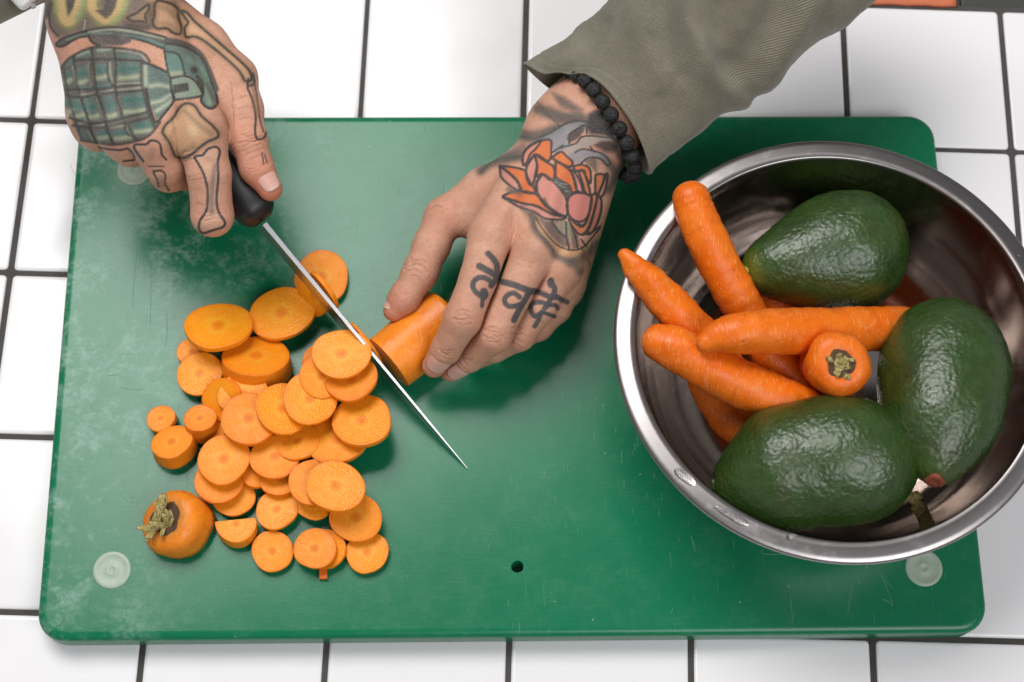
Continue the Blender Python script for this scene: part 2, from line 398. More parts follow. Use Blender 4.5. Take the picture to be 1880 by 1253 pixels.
def m_stem():
    m = Mat('dry_stem'); n = m.n('TexNoise', {'Vector': m.map(m.obj(), (1100, 420, 700)), 'Scale': 1.0, 'Detail': 4.0, 'Roughness': 0.7}).outputs[0]
    m.set(Base_Color=m.ramp(n, (0.3, (0.14, 0.10, 0.03)), (0.48, (0.36, 0.29, 0.09)), (0.66, (0.60, 0.50, 0.26))), Roughness=0.8, Normal=m.bump(n, 0.8, 0.6)); return m.m

def m_water():
    m = Mat('water_drop'); m.set(Base_Color=(1, 1, 1), Roughness=0.02, IOR=1.33, Transmission_Weight=1.0); return m.m

MT = dict(tile=m_tile(), grout=m_grout(), board=m_board(), plug=m_plug(), cut=m_carrot_cut(), carrot=m_carrot_skin(), pale=m_carrot_skin('pale_carrot_skin', (0.84, 0.225, 0.008), (0.90, 0.285, 0.014)), avo=m_avocado(), steel=m_steel(),
          blade=m_blade(), handle=m_handle(), skin=m_skin(), nail=m_nail(), cloth=m_cloth(), bead=m_bead(), stem=m_stem(), water=m_water(),
          orange=m_plain('orange_trim', (0.60, 0.155, 0.065), 0.6), dark=m_plain('dark_grey_trim', (0.05, 0.05, 0.045), 0.6),
          white=m_plain('white_plastic', (0.80, 0.81, 0.82), 0.3, 0, 0.03, 8, 0.02), chrome=m_plain('watch_mesh_metal', (0.45, 0.45, 0.45), 0.35, 1.0),
          soil=m_plain('dark_crown', (0.085, 0.042, 0.020), 0.85, 0, 0.6, 1.5, 0.8), scar=m_plain('stem_scar', (0.20, 0.045, 0.018), 0.7, 0, 0.6, 2.0, 0.9), hole=m_plain('hole_shadow', (0.004, 0.05, 0.03), 0.6),
          burr=m_plain('pale_plastic_burr', (0.15, 0.32, 0.23), 0.5), stemend=m_plain('green_stem_end', (0.36, 0.30, 0.03), 0.6, 0, 0.4, 1.5, 0.5), cord=m_plain('bracelet_cord', (0.01, 0.01, 0.01), 0.8))

# ------------------------------------------------------------------ countertop: dark grout with a tile per square
PITCH = 100.0; TA = -0.0384; TO = np.array([8.943, 151.84])
ca, sa = math.cos(TA), math.sin(TA)
def tile_pt(u, v, z):
    return np.array([TO[0] + ca * u - sa * v, TO[1] + sa * u + ca * v, z])
def box_verts(u0, u1, v0, v1, z0, z1, f=tile_pt):
    return [f(u, v, z) for z in (z0, z1) for u, v in ((u0, v0), (u1, v0), (u1, v1), (u0, v1))]
BOXF = [(3, 2, 1, 0), (4, 5, 6, 7), (0, 1, 5, 4), (1, 2, 6, 5), (2, 3, 7, 6), (3, 0, 4, 7)]
NU0, NU1, NV0, NV1 = -6, 6, -6, 1
gv = []; gf = []; ng = 6
counter = mesh('countertop', box_verts(NU0 * 100 - 2, NU1 * 100 + 2, NV0 * 100 - 2, NV1 * 100 + 2.0, -30, -1.1), BOXF, MT['grout'], smooth=False)
tag(counter, 'white square tiles set in dark grout under the cutting board', None, None, 'structure')
def tile_mesh():
    h = 48.4; prof = [(h, -6.0), (h, -1.2), (h - 0.35, -0.5), (h - 1.1, -0.12), (h - 2.4, 0.0)]
    V = []; F = []; nc = 3
    for r, z in prof:
        c = 2.2
        for qx, qy, a0 in ((1, 1, 0), (-1, 1, 90), (-1, -1, 180), (1, -1, 270)):
            for k in range(nc):
                a = math.radians(a0 + 90 * k / (nc - 1)); cc = max(0.4, c - (h - r) * 0.5)
                V.append((qx * (r - cc) + cc * math.cos(a), qy * (r - cc) + cc * math.sin(a), z))
    nv = 4 * nc; F = grid_faces(len(prof), nv); F.append(tuple((len(prof) - 1) * nv + j for j in range(nv)))
    me = bpy.data.meshes.new('tile'); me.from_pydata([tuple(c * MM for c in v) for v in V], [], F); me.materials.append(MT['tile'])
    for p in me.polygons: p.use_smooth = len(p.vertices) == 4
    return me
tm = tile_mesh(); rng = random.Random(3)
co = origin_of(counter)
for i in range(NU0, NU1):
    for j in range(NV0, NV1):
        t = bpy.data.objects.new('tile', tm); COL.objects.link(t); t.parent = counter
        p = tile_pt(i * 100 + 50 + rng.uniform(-.25, .25), j * 100 + 50 + rng.uniform(-.25, .25), rng.uniform(-.12, .12))
        t.location = Vector(p - co) * MM
        t.rotation_euler = (rng.uniform(-.0022, .0022), rng.uniform(-.0022, .0022), TA + rng.uniform(-.0015, .0015))
tr = mesh('edge_trim', box_verts(-602, 276, 102.2, 130, -28, -2.5), BOXF, MT['dark'], counter, smooth=False); bevel(tr, 1.5)
tr2 = mesh('edge_trim', box_verts(276.4, 602, 102.2, 130, -28, -2.5), BOXF, MT['dark'], counter, smooth=False); bevel(tr2, 1.5)

a0 = tile_pt(150, 101.0, 0)
def wavy_strip():
    V = []; F = []; n = 30
    for i in range(n + 1):
        u = 140 + (272 - 140) * i / n
        for v, z in ((100.2, -0.5), (100.8, 1.0), (103, 1.9), (118, 2.3 + 0.4 * math.sin(i * 0.7)), (132, 1.6), (133, -2.0)):
            V.append(tile_pt(u, v + 0.25 * math.sin(i * 1.3), z))
    F = grid_faces(n + 1, 6, False)
    return np.array(V), F
V, F = wavy_strip()
st = mesh('orange_strip', V, F, MT['orange']); tag(st, 'blurred orange strip lying along the far edge of the tiles above the bowl', 'strip')
st.modifiers.new('thick', 'SOLIDIFY').thickness = -0.0012

# ------------------------------------------------------------------ cutting board
BT = 18.0; HW, HH, CR = 257.1, 156.6, 15.5; BA = math.radians(0.0)
def rounded(hw, hh, r, n=9):
    side = 14
    out = []
    for qx, qy, a0 in ((1, 1, 0), (-1, 1, 90), (-1, -1, 180), (1, -1, 270)):
        for k in range(n):
            a = math.radians(a0 + 90 * k / (n - 1)); out.append((qx * (hw - r) + r * math.cos(a), qy * (hh - r) + r * math.sin(a)))
        a = out[-1]; nx, ny = {(1, 1): (-(hw - r), hh), (-1, 1): (-hw, -(hh - r)), (-1, -1): (hw - r, -hh), (1, -1): (hw, hh - r)}[(qx, qy)]
        for k in range(1, side): out.append((a[0] + (nx - a[0]) * k / side, a[1] + (ny - a[1]) * k / side))
    return out
def ring_edges(pts, z): return [np.array([x, y, z]) for x, y in pts]
board = empty('cutting_board', (0, 0, 0.4), 'worn green plastic cutting board on the white tiles under the bowl and slices', 'cutting board')
bm_prof = [(-1.6, 0.4), (-0.4, 1.3), (0, 2.6), (0, BT - 3.4), (-0.5, BT - 1.7), (-1.8, BT - 0.6), (-3.4, BT - 0.1), (-5.0, BT)]
V = []; nb = len(rounded(10, 10, 2))
for d, z in bm_prof: V += ring_edges(rounded(HW + d, HH + d, CR + d * 0.6), z)
F = grid_faces(len(bm_prof), nb)
# top face: strips joined to the circular hole through the fan of a bridge ring
hole_c = P(950, 1041, BT); hr = 3.7; hn = nb
top0 = (len(bm_prof) - 1) * nb
hring = len(V)
ang = [math.atan2(V[top0 + j][1] - hole_c[1], V[top0 + j][0] - hole_c[0]) for j in range(nb)]
for z, r in ((BT, hr), (BT - 0.6, hr - 0.5), (2.0, hr - 0.6)):
    for j in range(nb): V.append(np.array([hole_c[0] + r * math.cos(ang[j]), hole_c[1] + r * math.sin(ang[j]), z]))
for j in range(nb):
    k = (j + 1) % nb
    F.append((top0 + j, top0 + k, hring + k, hring + j))
    F.append((hring + j, hring + k, hring + nb + k, hring + nb + j)); F.append((hring + nb + j, hring + nb + k, hring + 2 * nb + k, hring + 2 * nb + j))
F.append(tuple(hring + 2 * nb + j for j in range(nb)))
F.append(tuple(range(nb - 1, -1, -1)))
bo = mesh('slab', np.array(V), F, MT['board'], board, smooth=True)
wn = bo.modifiers.new('weighted', 'WEIGHTED_NORMAL'); wn.keep_sharp = True
for x, y in ((-218.5, -118.5), (224.5, -121.0), (-222.0, 121.0)):
    prof = [(10.3, BT - 0.2), (10.3, BT + 0.25), (9.9, BT + 0.55), (8.2, BT + 0.6), (7.8, BT + 0.4), (3.4, BT + 0.35), (3.0, BT + 0.55), (1.6, BT + 0.5), (1.2, BT + 0.15), (0.3, BT + 0.1)]
    V = [np.array([x + r * math.cos(2 * math.pi * k / 32), y + r * math.sin(2 * math.pi * k / 32), z]) for r, z in prof for k in range(32)]
    F = grid_faces(len(prof), 32); F.append(tuple((len(prof) - 1) * 32 + k for k in range(32)))
    mesh('rubber_plug', np.array(V), F, MT['plug'], board)
# raised hair-thin shavings of plastic along long cuts
rng = random.Random(5)
def burrs():
    V = []; F = []
    def add(pts, r):
        C = spline(np.array([list(P(x, y, BT + 0.05)) for x, y in pts]), max(5, 4 * len(pts))); rr = np.full(len(C), r); rr[0] = rr[-1] = 0.03
        v, f, s = tube(C, rr, 5, False); o = len(V); V.extend(v); F.extend(tuple(i + o for i in q) for q in f)
    for q in ([(1450, 1088), (1453, 1115), (1456, 1146)], [(1616, 1052), (1626, 1075), (1640, 1112)], [(1620, 1100), (1632, 1106), (1640, 1113)], [(1612, 1054), (1640, 1080)], [(1400, 1008), (1402, 1017), (1440, 1018), (1470, 1017)], [(1570, 1046), (1562, 1090), (1556, 1130)],
              [(252, 455), (246, 520), (243, 570)], [(276, 480), (277, 540), (276, 600)], [(306, 570), (307, 610), (303, 640)], [(222, 712), (250, 716), (268, 715)], [(220, 905), (232, 918), (238, 923)], [(196, 690), (222, 688)], [(110, 960), (114, 972)]): add(q, 0.15)
    for _ in range(46):
        x = rng.uniform(120, 1120) if rng.random() < 0.7 else rng.uniform(900, 1780); y = rng.uniform(260, 1150); a = rng.gauss(1.5, 0.35) if rng.random() < 0.7 else rng.uniform(0, 3.1); l = rng.uniform(6, 26)
        add([(x, y), (x + l * math.cos(a) * .5 + rng.uniform(-2, 2), y + l * math.sin(a) * .5), (x + l * math.cos(a), y + l * math.sin(a))], rng.uniform(0.07, 0.14))
    o = mesh('cut_burrs', np.array(V), F, MT['burr'], board); o['kind'] = 'stuff'
burrs()

# ------------------------------------------------------------------ carrot slices
def slice_mesh(name, center, R, thick, tilt=(0, 0), seed=0, half=None, oval=1.0, oang=0.0, taper=0.0, n=None):
    """irregular disc: centre of its upper cut face, radius and thickness in mm; tilt = slope along x and y, or n = normal"""
    rg = random.Random(seed)
    if n is None: n = nrm((-tilt[0], -tilt[1], 1))
    else: n = nrm(n)
    ref = np.array([1.0, 0, 0]) if abs(n[0]) < 0.9 else np.array([0, 1.0, 0])
    u = nrm(ref - (ref @ n) * n); v = np.cross(n, u)
    A = 48; ph = [rg.uniform(0, 6.28) for _ in range(5)]; am = [0, 0.034, 0.016, 0.008, 0.007]
    def rad(a):
        r = R * (1 + sum(am[k] * math.cos((k + 1) * a + ph[k]) for k in range(5)))
        c, s = math.cos(a - oang), math.sin(a - oang)
        return r / math.sqrt(c * c + (s / oval) ** 2)
    V = []; RR = []; DC = []
    fr = [0.06, 0.2, 0.34, 0.48, 0.62, 0.76, 0.88, 0.955]
    rows = [(f, 0.0, f) for f in fr] + [(0.986, -0.01, 1.0), (1.0, -0.07, 1.0), (1.004, -0.28, 1.2)]
    m = max(2, int(thick / 2))
    for k in range(1, m): rows.append((1.005 + taper * k / m, -thick * k / m, 1.2))
    rows += [(1.0 + taper, -thick + 0.5, 1.2), (0.985 + taper, -thick, 1.2), (0.5, -thick, 0.5), (0.06, -thick, 0.06)]
    warp = [rg.uniform(-0.35, 0.35) for _ in range(4)]
    for f, z, q in rows:
        for j in range(A):
            a = 2 * math.pi * j / A; r = rad(a) * f
            x, y = r * math.cos(a), r * math.sin(a)
            if half is not None:
                hx, hy, hd = half                      # cut away the part beyond a line
                d = x * hx + y * hy - hd * R
                if d > 0: x -= d * hx; y -= d * hy
            dz = z + (warp[0] * x * y + warp[1] * (x * x - y * y)) / (R * R) * 0.8
            if q <= 1.0: dz += 0.10 * fbm((x, y, seed * 3.0), 2.5, 2)
            else:
                b = 0.22 * fbm((x, y, z * 1.5 + seed), 4.0, 3); x += b * math.cos(a); y += b * math.sin(a)
            V.append(center + u * x + v * y + n * dz); RR.append(q); DC.append((math.cos(a) * .5 + .5, math.sin(a) * .5 + .5, 0.0, 1.0))
    nr = len(rows)
    F = [f[::-1] for f in grid_faces(nr, A)]
    F.append(tuple(range(A))); F.append(tuple((nr - 1) * A + j for j in range(A - 1, -1, -1)))
    return mesh(name, np.array(V), F, MT['cut'], attrs={'rr': RR, 'dirc': DC})

G = 'carrot slices piled on the cutting board'
# cx, cy (photo px), radius px, z of upper face, thickness, slope x, slope y, oval, oval angle, label
SL = [
 (401, 597, 61, 38, 6.5, -0.05, -0.42, 0.93, 0, 'large dark orange slice tilted back at the upper left of the pile'),
 (517, 574, 59, 30, 6.0, 0.06, -0.20, 0.95, 0.5, 'large round slice with a dark dot at its centre, left of the knife'),
 (590, 509, 51, 24, 5.0, 0.00, 0.02, 1.0, 0, 'topmost moist slice lying flat under the knife blade on its far side'),
 (470, 653, 60, 33, 13.0, -0.02, -0.52, 0.90, 0.1, 'very thick slice with a deep skin edge below the two big upper slices'),
 (366, 686, 42, 27, 6.0, 0.05, 0.06, 0.97, 0, 'medium slice lying flat at the left edge of the pile below the tilted large one'),
 (352, 645, 27, 24, 5.0, 0.00, 0.00, 1.0, 0, 'small slice peeping out at the far left behind two larger slices'),
 (405, 733, 42, 31, 5.0, 0.45, 0.25, 0.9, 0.8, 'wet glistening slice on edge tucked under the left of the pile'),
 (445, 722, 46, 34, 5.0, 0.10, -0.05, 0.9, 0.0, 'slice mostly hidden below the very thick one and above the pale pile'),
 (457, 768, 53, 41, 6.0, -0.03, -0.16, 0.97, 0.2, 'large pale slice topping the left middle of the pile, thick lower edge showing'),
 (519, 750, 50, 43, 4.5, -0.22, -0.14, 1.0, 0, 'slice in the middle of the pile half covered by the slice to its right'),
 (570, 731, 51, 46, 4.5, -0.15, -0.10, 1.0, 0, 'broad slice at the centre of the pile overlapping the one to its left'),
 (592, 690, 42, 47, 4.0, -0.10, 0.10, 1.0, 0, 'thin slice under the top right stack showing a crescent on the left'),
 (585, 662, 30, 41, 4.0, -0.10, 0.10, 1.0, 0, 'small crescent of a slice at the far left behind the top right stack'),
 (645, 695, 49, 48, 5.0, 0.12, -0.22, 0.93, 0, 'slice under the top right stack showing its lower right half'),
 (627, 649, 53, 54, 5.0, 0.02, -0.12, 0.96, 0, 'round slice crowning the top right stack beside the knife'),
 (664, 771, 57, 42, 6.5, 0.10, -0.25, 0.92, -0.2, 'big slice at the right edge of the pile below the top right stack'),
 (618, 806, 57, 35, 5.5, 0.10, -0.25, 0.90, -0.2, 'slice sticking out beneath the big one at the right edge of the pile'),
 (546, 810, 42, 34, 5.0, 0.05, -0.25, 0.9, 0, 'slice showing a curved lower edge in the middle hollow of the pile'),
 (505, 838, 46, 35, 5.0, -0.05, -0.12, 0.96, 0, 'pale round slice in the lower middle of the pile'),
 (411, 843, 48, 36, 6.0, -0.05, -0.08, 1.0, 0, 'large round slice topping the lower left stack'),
 (403, 882, 46, 30, 6.0, -0.10, -0.14, 0.95, 0, 'wet shiny slice second from the top of the lower left stack'),
 (428, 912, 39, 24, 4.5, 0.00, -0.02, 0.95, 0, 'slice at the bottom of the lower left stack lying on the board'),
 (473, 868, 30, 28, 5.0, -0.15, -0.20, 1.0, 0, 'small slice wedged upright between the lower left stack and the lower middle slice'),
 (515, 879, 37, 29, 4.5, 0.00, -0.15, 0.9, 0, 'slice half hidden below the pale lower middle one'),
 (577, 885, 45, 37, 5.0, -0.08, -0.06, 1.03, 1.57, 'slice just left of the largest front one and mostly behind it'),
 (616, 892, 54, 43, 6.0, -0.06, -0.16, 0.93, -0.25, 'largest slice of the front row, on top of its neighbours at the lower right'),
 (508, 935, 39, 26, 5.5, 0.03, -0.10, 0.98, 0, 'round slice in the front row between the half slice and the shaving'),
 (574, 928, 34, 26, 3.5, 0.05, -0.06, 0.8, -0.3, 'thin shaving peeking out under the largest front slice'),
 (500, 1012, 39, 23.5, 5.0, 0.00, 0.00, 0.97, 0, 'round flat slice lying alone at the front on the left of the tabbed one'),
 (598, 1008, 38, 23.5, 5.0, 0.30, 0.00, 0.97, 0, 'slice behind the tabbed front slice showing layered skin on the right'),
 (578, 1007, 39, 28, 5.0, 0.10, -0.05, 1.0, 0, 'front slice lying on another with a little square tab poking out below'),
 (653, 950, 48, 30, 4.5, 0.04, 0.10, 0.95, 0, 'wet sparkling slice at the lower right leaning on the front right one'),
 (674, 1014, 40, 23.5, 5.0, 0.00, 0.00, 0.95, 0, 'flat round slice at the front right corner of the pile'),
 (295, 768, 27, 27, 8.0, 0.10, -0.12, 0.93, 0, 'smallest round piece standing apart at the far left of the board'),
 (315, 811, 38, 31, 11.0, 0.10, -0.30, 0.93, 0.2, 'thick little piece with a bruised skin edge, lower of the pair at the far left'),
 (367, 768, 29, 34, 15.0, 0.00, -0.22, 0.98, 0, 'stubby cylinder of carrot standing just left of the pile'),
 (396, 782, 24, 26, 5.0, 0.10, 0.0, 1.0, 0, 'sliver of slice between the stubby cylinder and the pile'),
]
for k, (cx, cy, rp, z, th, tx, ty, ov, oa, lab) in enumerate(SL):
    c = P(cx, cy, z)
    th = th * (0.58 if th < 9 else 0.95)
    o = slice_mesh('carrot_slice', c, rp / ppm(c), th, (tx, ty), seed=k + 1, oval=ov, oang=oa, taper=(0.06 if th > 10 else 0.0))
    tag(o, lab, 'carrot slice', G)
c = P(433, 962, 27.5)
o = slice_mesh('carrot_slice', c, 37 / ppm(c), 8.0, (0.0, -0.22), seed=91, half=(-0.10, 0.99, 0.22)); tag(o, 'half moon piece with a straight upper side at the lower left of the pile', 'carrot slice', G)
# little square tab
def chunk(name, c, sx, sy, sz, rz, mat, label, cat):
    V = []
    for z in (0, sz):
        for x, y in ((-sx, -sy), (sx, -sy), (sx * .9, sy), (-sx * .9, sy)):
            V.append(np.array(c) + [x * math.cos(rz) - y * math.sin(rz), x * math.sin(rz) + y * math.cos(rz), z])
    o = mesh(name, np.array(V), BOXF, mat, smooth=False); bevel(o, 0.4); return tag(o, label, cat)
chunk('carrot_tab', P(594, 1053, 18.3), 2.3, 3.6, 3.2, 0.05, MT['carrot'], 'tiny square tab of carrot skin under the tabbed front slice', 'carrot scrap')
# two slices that cling to the near side of the blade and one shaving near its tip
BL = nrm((0.64, -0.768, 0)); BN = nrm((-0.768, -0.64, 0.0))
for (cx, cy, z, R, th, n, sd, lab) in (
    (574, 543, 36, 12.5, 2.6, BN + np.array([0, 0, 0.62]), 61, 'slice leaning face up against the near side of the blade'),
    (590, 537, 41, 12.0, 2.8, BN + np.array([0, 0, 0.12]), 62, 'thin slice stuck edge on to the near side of the blade under its spine'),
    (668, 636, 36, 14.5, 1.8, BN + np.array([0, 0, 0.05]), 63, 'freshly cut slice clinging upright to the blade beside the top right stack')):
    c = P(cx, cy, z); o = slice_mesh('carrot_slice', c, R, th, seed=sd, n=n); tag(o, lab, 'carrot slice', 'carrot slices clinging to the blade')

# ------------------------------------------------------------------ whole carrots
def carrot(pts, label, group=None, nseg=64, seed=0, amp=0.55, nv=30, tipdark=0.0, name='carrot'):
    """pts rows: px, py, z, radius mm from the root tip to the crown"""
    C = np.array([list(P(a, b, z)) + [r] for a, b, z, r in pts])
    S = spline(C, nseg); C = S[:, :3]; R = np.abs(S[:, 3])
    # rounded ends
    t0 = nrm(C[1] - C[0]); t1 = nrm(C[-1] - C[-2]); r0, r1 = R[0], R[-1]
    ks = (0.06, 0.30, 0.55, 0.78, 0.93)
    pre = [(C[0] - t0 * r0 * math.sqrt(1 - k * k) * 0.9, r0 * k) for k in ks]
    post = [(C[-1] + t1 * r1 * math.sqrt(1 - k * k) * 0.8, r1 * k) for k in reversed(ks)]
    C = np.array([p[0] for p in pre] + list(C) + [p[0] for p in post]); R = np.array([p[1] for p in pre] + list(R) + [p[1] for p in post])
    rg = random.Random(seed)
    for i in range(len(R)):                                # transverse creases
        R[i] *= 1 + 0.010 * math.sin(i * 1.9 + seed) + 0.010 * rg.uniform(-1, 1)
    V, F, S = tube(C, R, nv, True, amp, 9.0, seed * 1.7)
    tip = np.clip(1 - S * 55, 0, 1) * tipdark
    o = mesh(name, V, F, MT['carrot'], attrs={'tip': tip})
    return tag(o, label, 'carrot', group)

GC = 'whole carrots in the steel bowl'
carrot([(1268, 364, 113, 10.0), (1282, 405, 109, 10.8), (1310, 465, 102, 11.2), (1345, 530, 92, 11.2), (1385, 600, 82, 11.0), (1440, 690, 68, 10.5), (1480, 750, 55, 10)],
       'long carrot with its blunt end propped on the bowl rim nearest the sleeve', GC, seed=1)
carrot([(1146, 468, 115, 3.6), (1163, 488, 113, 6.2), (1195, 522, 109, 9.0), (1235, 565, 103, 10.4), (1280, 612, 95, 10.8), (1330, 672, 84, 10.6), (1390, 760, 68, 10)],
       'carrot with a pale snapped tip sticking out over the left bowl rim', GC, seed=2, tipdark=0.25, amp=0.8)
carrot([(1208, 628, 106, 9.6), (1240, 640, 106, 11.4), (1290, 668, 104, 11.8), (1350, 700, 100, 12.2), (1410, 726, 96, 12.4), (1470, 752, 91, 12.2), (1540, 790, 84, 12)],
       'smooth carrot lying from the left side of the bowl to the front avocado', GC, seed=3)
carrot([(1296, 629, 121, 5.6), (1322, 618, 121, 9.0), (1370, 611, 121, 11.0), (1440, 609, 114, 12.0), (1520, 608, 104, 12.2), (1600, 604, 93, 12.0), (1680, 602, 84, 11)],
       'uppermost carrot lying crosswise, root tip left and butt against the right avocado', GC, seed=4, tipdark=0.9)
carrot([(1395, 800, 66, 11), (1350, 770, 64, 12.4), (1310, 715, 62, 12.0), (1285, 660, 60, 10)],
       'deep orange carrot lying lowest at the left, below the smooth one', GC, seed=6)
carrot([(1375, 520, 70, 9), (1420, 560, 68, 10.5), (1470, 640, 62, 11), (1500, 720, 58, 11)],
       'carrot deep in the bowl half hidden beside the top avocado stem', GC, seed=7)
carrot([(1408, 640, 84, 9.5), (1440, 676, 80, 10.5), (1500, 740, 72, 10.5)],
       'carrot seen only in the gap below the crosswise one', GC, seed=8)
# crown-end carrot facing up
cc = P(1544, 668, 126)
def crown(name, c, axis, R, depth, label, cat, seed, group=None, ring=1.0):
    axis = nrm(axis); ref = np.array([1.0, 0, 0]); u = nrm(ref - (ref @ axis) * axis); v = np.cross(axis, u)
    rows = [(0.20, -1.4), (0.30, -0.9), (0.40, -0.1), (0.52, 0.45), (0.66, 0.10), (0.78, -0.9), (0.89, -2.6), (0.965, -5.2), (1.0, -8.6)]
    z = -8.0
    while z > -depth: z -= 4.0; rows.append((1.0 - 0.002 * (-z - 8), z))
    V = []; T = []
    for f, z in rows:
        for j in range(40):
            a = 2 * math.pi * j / 40; r = R * f * (1 + 0.03 * math.cos(2 * a + seed) + 0.02 * math.cos(5 * a + seed))
            p = c + u * r * math.cos(a) + v * r * math.sin(a) + axis * z
            p = p + (0.55 * fbm(p, 4.0, 3, seed) + 0.25 * math.sin(3.1 * z + 2 * math.sin(2 * a)) * (z < -2)) * (u * math.cos(a) + v * math.sin(a))
            V.append(p); T.append(max(0.0, min(1.0, (0.80 - f) / 0.25)) * 0.55 if (z > -2 and name == 'carrot_stub') else 0.0)
    F = [f[::-1] for f in grid_faces(len(rows), 40)]; F.append(tuple(range(40))); F.append(tuple((len(rows) - 1) * 40 + j for j in range(39, -1, -1)))
    e = empty(name, c - axis * depth, label, cat, group)
    mesh('root', np.array(V), F, MT['pale' if name == 'carrot_stub' else 'carrot'], e, attrs={'tip': T})
    # dark corky ring
    V = []; pr = [(0.05, 0.5), (0.22, 0.2), (0.32, 0.05), (0.38, 0.34), (0.42, 0.20)]
    for f, z in pr:
        for j in range(28):
            a = 2 * math.pi * j / 28; r = R * f * ring * (1 + 0.10 * math.sin(3 * a + seed) + 0.05 * math.sin(7 * a))
            p = c + u * r * math.cos(a) + v * r * math.sin(a) + axis * (z + 0.25 + 0.5 * fbm((j * 1.0, f * 20, seed), 2, 2)); V.append(p)
    F = [f[::-1] for f in grid_faces(len(pr), 28)]; F.append(tuple(range(28)))
    mi = [1 if q < 28 else 0 for q in range(len(F) - 1)] + [1]
    mesh('corky_ring', np.array(V), F, [MT['soil'], MT['stem']], e, midx=mi)
    return e, u, v, axis
def stub(parent, a, b, r0, r1, seed, name='stem_stub', flat=0.6):
    C = spline([list(a), list((np.array(a) + np.array(b)) / 2 + np.array([0.3, -0.2, 0.4])), list(b)], 9)
    fr = frames(C); VV = []; FF = []; rq = random.Random(seed * 7 + 1)
    for k in range(5):                                     # a stalk is a bundle of fibres of uneven length
        a_ = 2 * math.pi * k / 5 + rq.uniform(-.3, .3); m_ = rq.randint(7, 9)
        R_ = np.linspace(r0, r1, 9)
        D = np.array([c + (s_ * math.cos(a_) + u_ * math.sin(a_) * flat) * r * 0.55 for c, r, (t_, s_, u_) in zip(C, R_, fr)])[:m_]
        V, F, S = tube(D, R_[:m_] * rq.uniform(0.42, 0.58), 8, True, 0.10, 1.2, seed + k, 0.8); o_ = len(VV)
        VV.extend(V); FF.extend(tuple(i + o_ for i in f) for f in F)
    return mesh(name, np.array(VV), FF, MT['stem'], parent)
e, u, v, ax = crown('carrot', cc, (-0.06, -0.30, 0.95), 16.6, 60, 'carrot standing on end, its stem crown facing up beside the right avocado', 'carrot', 2.0, GC)
rg = random.Random(11)
for k in range(11):
    a = 2.4 * k; r = 0.0 + 0.6 * k
    p = cc + u * r * math.cos(a) + v * r * math.sin(a); d = ax * rg.uniform(1.2, 3.0) + u * math.cos(a) * rg.uniform(0, 2.6) + v * math.sin(a) * rg.uniform(0, 2.6)
    stub(e, p - ax * 0.8, p + d, rg.uniform(1.3, 2.1), rg.uniform(0.8, 1.8), k)
# the cut-off crown lying on the board
c0 = P(322, 960, 18 + 17)
e, u, v, ax = crown('carrot_stub', P(305, 953, 36.5), nrm((-0.36, 0.04, 0.93)), 18.0, 17, 'cut off carrot top with dry stem stubs on the lower left of the board', 'carrot top', 5.0, None, 1.18)
cr = P(304, 950, 38)
for k, (x0, y0, x1, y1, z1, r0, r1) in enumerate(((292, 955, 300, 908, 45, 1.9, 2.1), (285, 962, 297, 916, 47, 2.0, 1.6), (290, 968, 251, 972, 43, 1.5, 1.8), (284, 968, 268, 994, 42, 1.5, 1.4), (300, 965, 275, 962, 46, 1.7, 1.3),
        (306, 962, 300, 944, 45, 1.4, 1.0), (312, 955, 302, 935, 44, 1.3, 0.8), (300, 970, 295, 985, 43, 1.2, 0.9), (296, 948, 283, 922, 45, 1.0, 0.8), (310, 966, 318, 950, 43, 1.0, 0.6))):
    stub(e, P(x0, y0, 37), P(x1, y1, z1 - 1), r0 * 1.25, r1 * 1.25, 30 + k)
# stub of carrot leaves under the bottom avocado
e = empty('carrot_greens_stub', P(1680, 930, 60), 'dry fibrous carrot stem end poking out between the two lower avocados', 'stem end')
for k, (x0, y0, x1, y1, r0, r1) in enumerate(((1650, 915, 1690, 908, 2.4, 2.6), (1660, 910, 1672, 898, 1.6, 1.2), (1670, 915, 1698, 940, 2.0, 2.2), (1676, 930, 1690, 955, 1.8, 1.4), (1682, 918, 1700, 930, 1.2, 0.8))):
    stub(e, P(x0, y0, 66), P(x1, y1, 64 - 2 * k), r0, r1, 50 + k)

